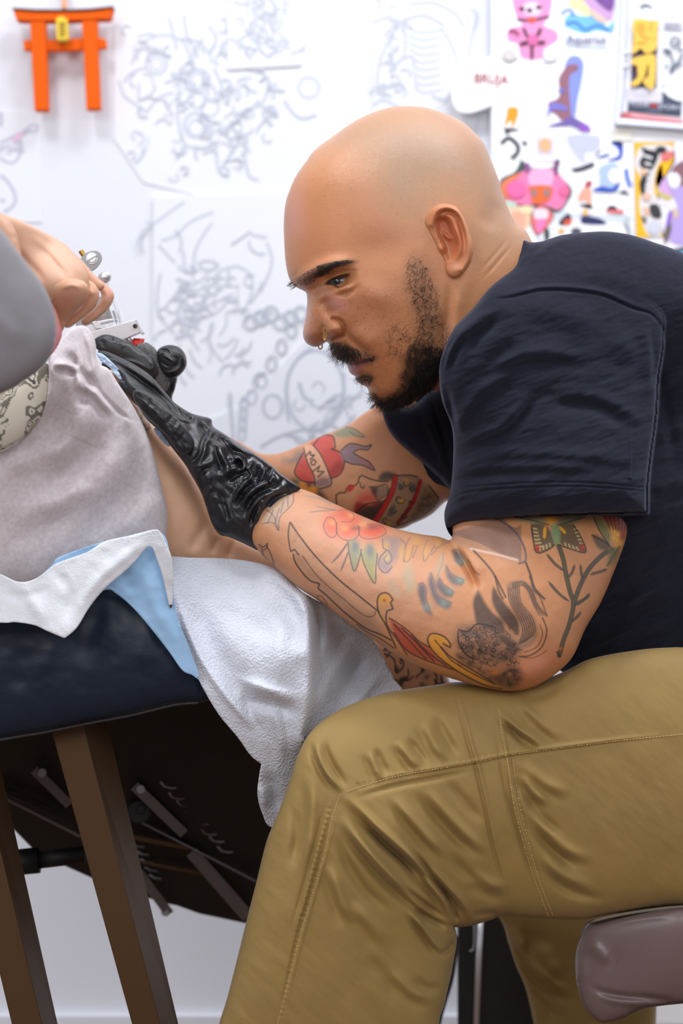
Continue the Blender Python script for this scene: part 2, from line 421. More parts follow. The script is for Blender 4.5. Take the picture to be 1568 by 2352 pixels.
# ---- head and neck
head_out = c1((1480,820),(1400,740),(1340,600),(1310,500),(1270,400),(1230,310),(1180,250),(1110,190),(1000,140),(900,112),(800,105),(700,115),(600,148),(500,200),(400,270),(300,345),(250,410),(200,480),(165,550),(135,640),(124,750),(126,850),(132,950),(145,1030),(165,1080),(200,1112),(245,1137),(254,1180),(250,1240),(238,1310),(230,1370),(240,1405),(262,1428),(300,1440),(335,1428),(362,1412),(378,1432),(390,1478),(420,1508),(470,1530),(480,1545),(484,1572),(500,1592),(518,1602),(525,1625),(558,1650),(585,1665),(600,1705),(618,1742),(650,1772),(720,1790),(800,1770),(880,1720),(960,1680),(1100,1700),(1300,1600),(1500,1300),(1560,1050))
def head_paint(p):
    p.c *= (1 + 0.05 * noise(p.x, p.y, 60, seed=5)[:, None])
    # shaved scalp is greyer, the face redder
    p.fill(c1((1400,860),(1345,600),(1230,310),(1000,120),(700,105),(500,190),(420,300),(560,400),(600,560),(640,700),(800,760),(900,720),(960,640),(1080,620),(1180,700),(1240,860)), (164,138,114), 0.8, 80)
    p.fill(c1((130,700),(300,560),(600,650),(760,800),(900,900),(1000,1100),(950,1300),(800,1700),(560,1680),(400,1500),(230,1400),(240,1150),(140,1000)), (184,118,76), 0.50, 80)
    p.fill(c1((250,1150),(500,1130),(800,1200),(900,1500),(700,1760),(480,1600),(360,1420),(240,1420)), (160,98,64), 0.35, 60)
    p.blob(*c1((420,1200))[0], 28, 14, (196,128,134), 0.55, 0.5)
    p.blob(*c1((190,730))[0], 24, 60, (206,150,148), 0.45); p.fill(c1((300,620),(560,600),(800,760),(850,900),(560,930),(330,950),(230,900)), (190,118,70), 0.35, 60)
    p.blob(*c1((260,1360))[0], 16, 24, (186,112,100), 0.4)
    p.blob(*c1((480,1340))[0], 10, 16, (150,80,60), 0.35)
    p.fill(c1((480,1537),(520,1520),(610,1512),(560,1560),(545,1590),(500,1595),(484,1572)), (158,92,84), 0.9, 5)
    p.line(c1((476,1540),(530,1530),(618,1514)), 3.0, (70,32,28), 0.8, 2)
    # dark rims of the lids, lashes
    p.line(c1((352,1088),(390,1066),(430,1048),(490,1032)), 5, (30,18,14), 0.95, 2.5, taper=True)
    p.line(c1((400,1108),(440,1108),(478,1082)), 2.2, (90,50,38), 0.6, 2)
    p.line(c1((352,1090),(400,1095),(425,1108)), 4, (36,20,16), 0.8, 3)
    p.line(c1((400,1025),(460,1010),(540,1012)), 3, (120,72,48), 0.5, 3)
    # dark brow underlayer of short hairs on the skin
    p.fill(c1((195,1068),(240,1040),(330,985),(420,962),(510,958),(535,966),(460,985),(390,1005),(320,1050),(260,1098),(215,1098)), (58,38,28), 0.55, 6)
    # beard pigment under the hairs
    p.fill(c1((820,960),(880,930),(930,1010),(985,1200),(1030,1350),(1000,1500),(985,1600),(900,1740),(780,1810),(650,1800),(620,1750),(660,1700),(780,1640),(820,1500),(850,1350),(840,1200),(815,1080)), (62,42,32), 0.42, 22)
    p.fill(c1((800,1500),(900,1480),(1010,1480),(985,1620),(880,1740),(740,1810),(640,1790),(680,1730),(760,1680)), (40,28,22), 0.65, 16)
    p.fill(c1((375,1420),(430,1412),(520,1445),(618,1485),(600,1510),(540,1500),(480,1525),(420,1515),(385,1480)), (58,40,32), 0.62, 9)
    p.fill(c1((525,1602),(600,1590),(622,1615),(590,1645),(555,1645)), (64,44,36), 0.5, 8)
    rs = np.random.RandomState(4)
    for _ in range(1500):     # pores, stubble and freckles
        x, y = rs.uniform(700, 1010), rs.uniform(660, 920)
        p.blob(x, y, 1.5, 1.5, (96,56,38), rs.uniform(0.15, 0.5))
    for _ in range(40): p.blob(rs.uniform(690, 1000), rs.uniform(380, 620), 2.2, 2.2, (150,96,64), 0.4)
    p.gloss(c1((200,400),(500,250),(1150,220),(1250,500),(700,650),(250,700)), 0.10, 60)
    p.r = p.r + B(790, 365, 70, 50, 0.08)(p.x, p.y)
    p.r = p.r + B(712, 745, 14, 40, 0.14)(p.x, p.y) + B(765, 757, 10, 8, 0.12)(p.x, p.y)
head = shell(head_out, 2.0, RBF([(900,400,0.17),(700,700,0.17),(1150,800,0.17)]), k=0.98, cap=330, paint=head_paint, col=SKIN, fade=10, mods=[
    S(c1((165,1070),(230,1060),(320,1005),(420,975),(540,965)), 15, 17), S(c1((300,1085),(380,1075),(470,1050),(540,1030)), 17, -23),
    B(*c1((300,1120))[0], 20, 16, -30), B(*c1((640,900))[0], 60, 40, -7), B(*c1((620,1150))[0], 48, 30, 9, 0.4), B(*c1((380,480))[0], 80, 60, 8),
    S(c1((252,1150),(275,1230),(262,1330),(268,1400)), 16, 7), S(c1((330,1150),(370,1240),(400,1290)), 14, -18),
    B(*c1((395,1345))[0], 19, 15, 20), S(c1((395,1285),(440,1300),(460,1345),(448,1380),(400,1398)), 5, -15, 'g', False), S(c1((345,1300),(330,1370),(350,1410)), 6, -5),
    B(*c1((272,1375))[0], 17, 15, 9), B(*c1((378,1402))[0], 8, 4, -9), S(c1((345,1310),(352,1350),(340,1395)), 5, -6), S(c1((450,1340),(500,1400),(560,1450),(640,1500)), 9, -8), S(c1((500,1330),(570,1400),(640,1450)), 20, 5), B(*c1((620,1420))[0], 40, 40, 6),
    B(*c1((450,1465))[0], 40, 9, 7, 0.35), S(c1((482,1545),(530,1531),(625,1512)), 3.5, -9), B(*c1((530,1512))[0], 22, 5, 5, -0.1), B(*c1((525,1570))[0], 18, 7, 8, -0.1),
    B(*c1((560,1618))[0], 18, 8, -7), B(*c1((630,1510))[0], 8, 8, -6), B(*c1((650,1700))[0], 30, 22, 8),
    S(c1((385,1066),(430,1046),(500,1030)), 3, 5), S(c1((400,1113),(445,1118),(498,1082)), 3.5, 5), S(c1((400,1150),(480,1140),(560,1090)), 7, -6), S(c1((380,1130),(450,1130),(520,1090)), 6, 5),
    region(c1((368,1086),(400,1069),(440,1056),(486,1046),(472,1074),(442,1094),(402,1096)), -13, 3),
    S(c1((1040,1050),(1045,1200),(1020,1350),(1000,1480)), 12, -9), S(c1((1180,960),(1110,1120),(1060,1300)), 20, 6),
    S(c1((1400,860),(1300,980),(1210,1080)), 4, -2), S(c1((1380,820),(1290,930),(1190,1040)), 4, -1.6),
    S(c1((1340,620),(1280,720),(1230,800)), 26, -6), B(*c1((850,1050))[0], 60, 80, 6), S(c1((150,1060),(190,1040),(200,1000)), 4, -2),
    lambda x, y: 0.10 * noise(x, y, 14, seed=8) + 0.5 * noise(x, y, 70, seed=9, octv=1)])
# ---- ear
ear_out = c1((905,745),(930,690),(970,655),(1020,645),(1075,660),(1110,700),(1140,760),(1158,820),(1173,880),(1169,940),(1150,990),(1118,1032),(1078,1053),(1042,1045),(1022,1010),(1018,970),(1000,935),(970,880),(935,810))
eb = float(head.at(1000, 560))
def ear_paint(p):
    p.c *= (1 + 0.05 * noise(p.x, p.y, 30, seed=6)[:, None])
    p.fill(c1((905,745),(970,655),(1075,660),(1165,880),(1118,1032),(1042,1045),(970,880)), (196,116,80), 0.35, 10)
    p.fill(c1((965,730),(1000,690),(1060,700),(1110,800),(1120,900),(1060,960),(1015,900)), (190,92,56), 0.55, 14)
    p.blob(*c1((1075,1020))[0], 14, 12, (212,140,110), 0.6)
ear = shell(ear_out, 1.4, RBF([(*c1((930,760))[0], eb + 0.002), (*c1((1000,950))[0], eb + 0.003), (*c1((1040,700))[0], eb - 0.008), (*c1((1170,880))[0], eb - 0.014), (*c1((1080,1040))[0], eb - 0.006)]), k=0.42, cap=22, col=SKIN, paint=ear_paint, fade=5, back=1.2, mods=[
    S(c1((940,760),(965,690),(1020,665),(1075,685),(1110,730),(1135,800),(1150,880),(1145,950),(1110,1010)), 7, 9, taper=False),
    S(c1((980,770),(990,710),(1040,692),(1085,720),(1112,790),(1126,860),(1120,920)), 5.5, -13),
    S(c1((1030,735),(1075,790),(1098,860),(1095,920),(1060,965)), 7, 8),
    region(c1((975,745),(1010,720),(1050,760),(1070,820),(1085,880),(1070,930),(1035,950),(1018,900),(1000,850),(985,810)), -24, 9),
    S(c1((990,790),(1030,830),(1065,850)), 5, 9), B(*c1((1000,895))[0], 9, 9, 10), B(*c1((1075,1015))[0], 14, 12, 7), S(c1((1010,900),(1025,980)), 4, -4)])
# ---- near arm
arm_out = [(570,1165),(600,1150),(640,1128),(683,1122),(720,1133),(770,1158),(850,1193),(905,1213),(960,1226),(1005,1232),(1036,1238),(1040,1190),(1070,1110),(1200,1060),(1380,1060),(1450,1110),(1456,1160),(1450,1195),(1435,1245),(1410,1312),(1380,1382),(1345,1442),(1315,1508),(1278,1546),(1240,1571),(1200,1585),(1150,1586),(1080,1571),(1000,1546),(920,1511),(860,1471),(800,1431),(740,1386),(680,1346),(630,1301),(592,1264),(560,1225)]
INK = (44, 38, 42)
def arm_paint(p):
    p.c *= (1 + 0.04 * noise(p.x, p.y, 50, seed=15)[:, None])
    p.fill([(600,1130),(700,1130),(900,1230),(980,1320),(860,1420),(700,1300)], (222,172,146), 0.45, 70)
    p.fill(m3((800,950),(1000,880),(1120,900),(1050,1030),(850,1110),(760,1080)), (192,104,66), 0.55, 40)
    p.blob(*m3((940,960))[0], 34, 16, (214,140,118), 0.5, -0.4)
    L = lambda pts, w=3.2, col=INK, al=0.8, **k: p.line(pts, w, col, al, **k)
    F = lambda pts, col, al=0.7, soft=5, **k: p.fill(pts, col, al, soft, **k)
    # blade tattoo
    F(m4((280,325),(360,440),(480,590),(640,750),(800,880),(945,995),(960,1160),(850,1120),(700,1010),(560,880),(490,820),(500,790),(440,770),(380,710),(320,620),(305,570),(285,540),(270,450),(270,370)), (196,148,114), 0.75, 3)
    F(m4((330,580),(470,710),(560,800),(680,900),(800,1000),(900,1040),(960,1160),(850,1110),(700,990),(560,860),(500,790),(400,690)), (150,112,92), 0.6, 12)
    L(m4((285,330),(360,440),(480,590),(640,750),(800,880),(950,1000)), 4); L(m4((280,325),(268,390),(270,460),(288,545),(312,528),(345,570)), 3.4)
    L(m4((305,568),(320,625),(380,712),(440,768),(502,788),(490,818),(560,880),(700,1010),(850,1122),(955,1165),(1040,1210)), 4)
    L(m4((375,580),(470,710),(560,800),(680,900),(800,1000),(870,1036),(915,1022),(922,995)), 3, al=0.6); L(m4((300,480),(330,440),(320,400)), 5, (150,105,80), 0.4, soft=6)
    L(m4((480,880),(520,880),(560,950),(520,930),(485,890)), 3, al=0.6); L(m4((780,1090),(860,1150),(960,1200),(1060,1270)), 3.4, al=0.7)
    F(m4((1070,1260),(1000,1100),(945,1000),(935,920),(950,870),(1000,855),(1035,880),(1050,905),(1035,930),(1050,975),(1010,990),(1000,1050),(1020,1120),(1080,1200),(1150,1310)), (196,142,98), 0.8, 4)
    F(m4((945,930),(950,875),(1000,858),(1040,890),(1030,930),(975,940)), (226,160,66), 0.85, 8); p.blob(*m4((988,912))[0], 4, 4, (170,60,40), 0.8)
    L(m4((1075,1265),(1000,1100),(945,1000),(935,920),(950,870),(1000,853),(1037,880),(1052,905),(1035,930),(1052,977),(1010,990),(1000,1050),(1020,1120),(1080,1200),(1155,1315)), 4)
    F(m4((1025,1050),(1100,1095),(1180,1160),(1250,1225),(1330,1270),(1400,1350),(1540,1450),(1400,1390),(1250,1340),(1130,1270),(1060,1150)), (178,72,54), 0.88, 5)
    for a in (((1060,1090),(1180,1220),(1300,1350)), ((1120,1120),(1230,1230),(1360,1370)), ((1190,1170),(1300,1290),(1450,1400)), ((1025,1045),(1100,1090),(1180,1150),(1250,1220),(1330,1265)), ((1060,1150),(1150,1280),(1300,1360),(1500,1430))): L(m4(*a), 3.4, al=0.75)
    F(m3((310,800),(330,775),(390,785),(430,820),(440,850),(400,830),(385,850),(440,910),(560,985),(690,1060),(740,1090),(640,1070),(500,1000),(400,930),(330,860)), (222,152,52), 0.88, 4)
    L(m3((740,1092),(640,1072),(500,1002),(400,932),(330,862),(308,805),(330,772),(390,782),(432,818),(440,852),(400,830)), 4); L(m3((350,810),(400,870),(450,930),(580,1010),(700,1065)), 3.2); L(m3((385,850),(440,905),(560,980),(690,1055)), 3.6)
    # rose and leaves
    for x, y, a, b in ((590,345,20,26), (710,385,26,20), (890,400,30,16), (680,262,16,12), (760,300,20,12), (930,370,22,12)): p.blob(*m4((x, y))[0], a, b, (222,92,70), 0.85)
    for x, y in ((600,330), (690,370), (830,340), (740,275)): p.blob(*m4((x, y))[0], 10, 7, (236,160,100), 0.7)
    p.blob(*m4((770,370))[0], 12, 6, (110,80,80), 0.6); p.blob(*m4((900,365))[0], 14, 6, (110,80,80), 0.6)
    L(m4((560,290),(530,350),(560,420),(600,440),(630,410),(625,330),(600,290),(560,290)), 2.6, (70,66,84), 0.6)
    L(m4((630,330),(630,400),(680,455),(760,455),(800,400),(790,350)), 2.6, (70,66,84), 0.6); L(m4((800,360),(800,420),(850,450),(940,440),(1000,400),(960,350),(860,340)), 2.6, (70,66,84), 0.5)
    L(m4((640,240),(700,230),(760,270),(740,320),(660,320)), 2.4, (70,66,84), 0.5); L(m4((420,250),(520,240),(640,230)), 3, (110,110,120), 0.6, taper=True); L(m4((470,205),(560,222),(640,235)), 3, (110,110,120), 0.5, taper=True); L(m4((380,130),(480,140),(600,190)), 4, (120,130,130), 0.45, taper=True)
    F(m4((720,480),(770,455),(810,520),(800,600),(760,690),(730,600)), (128,150,112), 0.75, 6); F(m4((815,560),(880,490),(930,560),(920,660),(915,780),(860,700)), (140,156,98), 0.75, 6)
    p.blob(*m4((880,540))[0], 10, 18, (104,104,128), 0.7); p.blob(*m4((770,510))[0], 9, 16, (104,104,128), 0.6)
    L(m4((715,470),(725,560),(762,692),(800,600),(815,530)), 3, (70,72,78), 0.75); L(m4((815,560),(840,650),(915,785),(925,660),(935,560)), 3, (70,72,78), 0.75)
    L(m4((720,470),(650,570),(590,632)), 5, (84,82,96), 0.7, taper=True); L(m4((720,540),(690,620),(658,692)), 4.5, (84,82,96), 0.7, taper=True)
    F(m4((985,430),(1110,450),(1110,560),(1050,640),(1020,705),(985,705),(945,670),(940,600),(990,540),(975,480)), (120,122,134), 0.6, 8); p.blob(*m4((1005,590))[0], 9, 10, (206,176,120), 0.8); p.blob(*m4((1000,500))[0], 10, 14, (214,168,100), 0.6)
    L(m4((975,450),(980,520),(1020,540),(1045,600),(1010,640),(985,600),(1005,575)), 2.6, (90,90,110), 0.7); L(m4((1000,540),(950,600),(950,670),(1000,705),(1045,660)), 3, (80,84,100), 0.7)
    for a in (((1110,450),(1150,500),(1140,620),(1180,600),(1210,500),(1235,500)), ((1180,440),(1140,520),(1130,620)), ((1310,460),(1280,540),(1290,620),(1340,540),(1365,500)), ((1440,460),(1390,520),(1340,570)), ((1430,560),(1420,640),(1380,740)), ((1240,500),(1200,590)), ((1480,470),(1370,520))): L(m4(*a), 2.8, (100,96,108), 0.6)
    for x, y in ((1160,560), (1300,540), (1230,470), (1110,540), (1400,480)): p.blob(*m4((x, y))[0], 9, 16, (218,170,90), 0.45)
    CRS = ((((1245,790),(1275,780),(1305,830),(1300,900),(1330,980),(1350,1025),(1300,1000),(1265,930),(1240,860)), (1310,960)), (((1335,705),(1360,760),(1380,850),(1430,900),(1490,930),(1470,975),(1410,960),(1350,890),(1320,800),(1320,740)), (1430,930)), (((1400,740),(1430,790),(1470,820),(1505,850),(1490,885),(1440,882),(1390,835),(1372,780)), (1480,840)), (((1450,650),(1480,700),(1530,735),(1585,760),(1560,795),(1500,790),(1455,730)), (1560,760)), (((1495,540),(1530,528),(1575,600),(1570,650),(1515,610)), (1560,620)))
    for q, (tx, ty) in CRS:
        F(m4(*q), (84,90,98), 0.85, 5); p.blob(*m4((tx, ty))[0], 11, 9, (134,160,146), 0.6); L(m4(*q[:5]), 2.4, (74,78,88), 0.5)
    for q in (((1050,740),(1070,800),(1100,850),(1110,880),(1060,850),(1030,800)), ((1170,640),(1200,720),(1210,820),(1180,860),(1140,800),(1130,700)), ((1420,560),(1430,640),(1390,720),(1370,700),(1400,620))): F(m4(*q), (160,168,142), 0.55, 10)
    # wrist marks
    F(m5((1210,1330),(1240,1240),(1330,1170),(1420,1130),(1410,1200),(1350,1260),(1330,1300),(1330,1385),(1300,1340)), (176,160,140), 0.6, 5)
    for a in (((1240,1240),(1290,1280),(1325,1380)), ((1210,1335),(1290,1330),(1325,1382),(1335,1290),(1420,1200),(1430,1130)), ((1250,1330),(1290,1240)), ((1300,1330),(1330,1230)), ((1340,1260),(1360,1180)), ((1390,1220),(1390,1150))): L(m5(*a), 2.6, (78,80,88), 0.65)
    L(m5((1190,1480),(1220,1500),(1250,1470),(1240,1510),(1215,1520)), 3); L(m5((1205,1500),(1230,1570),(1290,1640)), 3.4, al=0.7); L(m5((1240,1490),(1270,1540),(1300,1640)), 3.4, al=0.7)
    # koi over the elbow
    D = (54, 46, 44)
    F(m3((600,520),(572,590),(578,650),(595,715),(660,745),(750,770),(745,700),(690,655),(640,590)), D, 0.85, 4); F(m3((690,500),(680,570),(705,640),(770,730),(835,780),(835,700),(795,640),(760,600),(720,545)), D, 0.85, 4)
    F(m3((765,500),(800,465),(870,465),(925,515),(950,600),(1000,670),(930,620),(880,520),(840,490),(850,600),(930,690),(945,780),(900,850),(830,850),(850,760),(830,680),(790,600)), (146,110,86), 0.8, 4)
    for k in range(7): L(m3((775+k*11,510-k*2),(785+k*11,590),(840+k*12,690-k*3),(860+k*12,760),(830+k*8,840-k*4)), 2.2, D, 0.75)
    for k in range(4): L(m3((800,480+k*8),(860,470+k*8),(915-k*6,520+k*4),(945-k*8,600),(1000-k*14,668)), 2.2, D, 0.7)
    L(m3((975,680),(1000,760),(970,850),(900,900),(840,905)), 3.4, D, 0.8); L(m3((960,720),(975,780),(940,850),(870,880)), 2.6, D, 0.7); L(m3((1000,870),(930,910),(850,910)), 2.4, D, 0.6)
    F(m3((485,745),(600,715),(700,735),(820,800),(830,900),(800,950),(700,970),(600,935),(515,900),(478,830)), (108,84,70), 0.75, 14, nz=(0.3, 14))
    rs = np.random.RandomState(2)
    for _ in range(150):
        x, y = rs.uniform(500, 830), rs.uniform(740, 960); r = rs.uniform(8, 16); a0 = rs.uniform(0, 6.3)
        L(m3(*[(x + r * math.cos(a0 + t), y + r * math.sin(a0 + t)) for t in (0, .8, 1.6, 2.4)]), 2.2, D, 0.7)
    L(m3((485,745),(540,760),(600,715),(700,735)), 4, D, 0.9, taper=True); L(m3((485,750),(490,830),(540,900),(620,930)), 4, D, 0.9, taper=True)
    for k in range(9): L(m3((700+k*14,760+k*6),(760+k*10,830+k*4),(800+k*8,900-k*4)), 3, D, 0.5, taper=True)
    for q in ((540,800), (520,850), (610,880), (690,870)): L(m3((q[0]-14,q[1]),(q[0],q[1]-14),(q[0]+14,q[1]),(q[0],q[1]+14),(q[0]-12,q[1]+4)), 3, D, 0.85)
    F(m3((480,890),(560,930),(640,980),(720,990),(820,960),(860,1010),(830,1080),(760,1090),(680,1060),(600,1000),(500,940)), (66,52,46), 0.72, 8, nz=(0.35, 10)); p.blob(*m3((700,1000))[0], 9, 7, (206,120,50), 0.9); p.blob(*m3((730,1030))[0], 14, 8, (80,60,46), 0.7)
    # feather on the upper arm
    F(m3((430,190),(520,130),(700,98),(790,150),(860,250),(875,340),(840,365),(760,340),(640,300),(540,280),(470,240)), (172,128,102), 0.7, 6)
    for k in range(24): L(m3((440+k*13,190-k*4),(600+k*8,240-k*4),(760+k*3,320-k*7),(850,350-k*9)), 2.6, (96,80,80), 0.6)
    L(m3((700,98),(800,165),(862,255),(878,345),(840,365)), 5, (84,76,84), 0.75); L(m3((560,280),(700,310),(830,345)), 5, (226,190,176), 0.8, soft=4)
    L(m3((575,290),(650,370),(700,440),(760,560)), 5, D, 0.75); L(m3((700,440),(720,520),(745,570)), 5, D, 0.7); L(m3((878,360),(905,430),(930,510),(985,570)), 5.5, D, 0.8); L(m3((900,440),(925,520),(960,560),(1000,668)), 4, D, 0.6); L(m3((540,340),(580,410),(610,430)), 3.4, D, 0.5)
    # butterfly with a long stem
    G = (92, 88, 62)
    F(m3((810,92),(900,84),(1000,110),(1010,135),(920,135)), (118,124,96), 0.8, 4); F(m3((1060,110),(1130,84),(1220,90),(1150,135),(1060,140)), (118,124,96), 0.8, 4)
    F(m3((912,140),(1000,150),(1045,250),(1000,290),(942,302),(922,240)), (84,78,62), 0.85, 3); F(m3((1062,150),(1150,138),(1195,205),(1226,298),(1150,280),(1080,250)), (84,78,62), 0.85, 3)
    for k in range(6):
        L(m3((920+k*4,160+k*22),(940+k*6,165+k*20)), 4, (200,176,120), 0.8); L(m3((1180+k*8,160+k*22),(1160+k*8,166+k*20)), 4, (200,176,120), 0.8)
    for k in range(4): L(m3((960+k*20,290-k*8),(962+k*18,272-k*8)), 4, (200,176,120), 0.8); L(m3((1110+k*24,262+k*8),(1106+k*22,246+k*8)), 4, (200,176,120), 0.8)
    p.blob(*m3((945,275))[0], 7, 8, (176,50,36), 0.95); p.blob(*m3((1205,270))[0], 7, 8, (176,50,36), 0.95)
    L(m3((990,150),(985,220)), 7, (232,160,50), 0.9, taper=True); L(m3((1070,150),(1110,190)), 7, (232,160,50), 0.9, taper=True)
    F(m3((1025,140),(1060,140),(1080,200),(1060,270),(1035,220)), (126,148,104), 0.95, 3); p.blob(*m3((1022,106))[0], 12, 11, (238,160,48), 1.0); L(m3((812,94),(900,110),(1010,140)), 3, D, 0.7); L(m3((1220,92),(1140,120),(1060,142)), 3, D, 0.7)
    L(m3((912,140),(922,240),(942,302),(1000,290),(1045,255)), 3, D, 0.85); L(m3((1150,138),(1195,205),(1226,298),(1150,285),(1080,260)), 3, D, 0.85)
    for w, c, a in ((11, D, .85), (6, G, .9)):
        L(m3((1070,265),(1095,340),(1112,430),(1135,530),(1155,600),(1130,720),(1100,800),(1072,900)), w, c, a); L(m3((1155,600),(1195,490),(1250,390),(1330,310),(1380,290)), w, c, a)
    for a in (((1105,410),(1050,370),(998,308)), ((1120,450),(1145,420),(1162,372)), ((1130,585),(1070,540),(1008,468)), ((1165,610),(1210,580),(1250,538)), ((1138,705),(1170,680),(1200,645)), ((1212,460),(1200,420),(1196,372)), ((1250,430),(1300,415),(1352,398)), ((1160,600),(1230,565),(1250,540))): L(m3(*a), 7, (74,70,54), 0.85, taper=True)
    p.blob(*m3((1078,858))[0], 5, 4, (196,110,50), 0.9); L(m3((1060,880),(1075,905)), 5, D, 0.8)
    F(m3((1320,75),(1500,75),(1470,180),(1420,270),(1390,200),(1340,120)), (150,52,42), 0.8, 5); F(m3((1272,98),(1330,120),(1365,180),(1360,250),(1310,180)), (110,120,74), 0.85, 4); F(m3((1262,200),(1320,215),(1370,270),(1330,290),(1290,265)), (74,70,52), 0.85, 4)
    for k in range(7): p.blob(*m3((1375+14*(k%3)+k*5,165+k*16))[0], 5, 7, (234,176,56), 0.9)
    for k in range(6): L(m3((1330+k*28,80),(1370+k*16,170)), 2.6, D, 0.8)
    F(m3((1360,290),(1420,270),(1410,340),(1360,380)), (110,112,70), 0.8, 5); L(m3((1272,98),(1310,180),(1360,255)), 3, D, 0.8); L(m3((1262,200),(1330,235),(1380,280)), 3, D, 0.8); L(m3((1350,380),(1380,330),(1420,270)), 3, D, 0.7)
arm = shell(arm_out, 1.5, RBF([(1250,1060,0.20),(1250,1200,0.115),(1250,1280,0.10),(1250,1480,0.07),(1100,1480,0.06),(640,1190,0.085),(880,1340,0.07)]), k=0.70, cap=420, col=SKIN, paint=arm_paint, mods=[
    S([(1030,1235),(1052,1268),(1070,1300),(1085,1330),(1100,1370)], 9, -26), S([(1040,1220),(1080,1275),(1110,1340)], 26, 10), S([(960,1240),(1030,1270),(1070,1320)], 26, 8),
    B(1215, 1555, 40, 30, 12), S([(1150,1400),(1230,1480),(1270,1520)], 30, -8), S([(700,1200),(850,1300),(1000,1400)], 50, 8),
    lambda x, y: 1.5 * noise(x, y, 50, seed=31)])
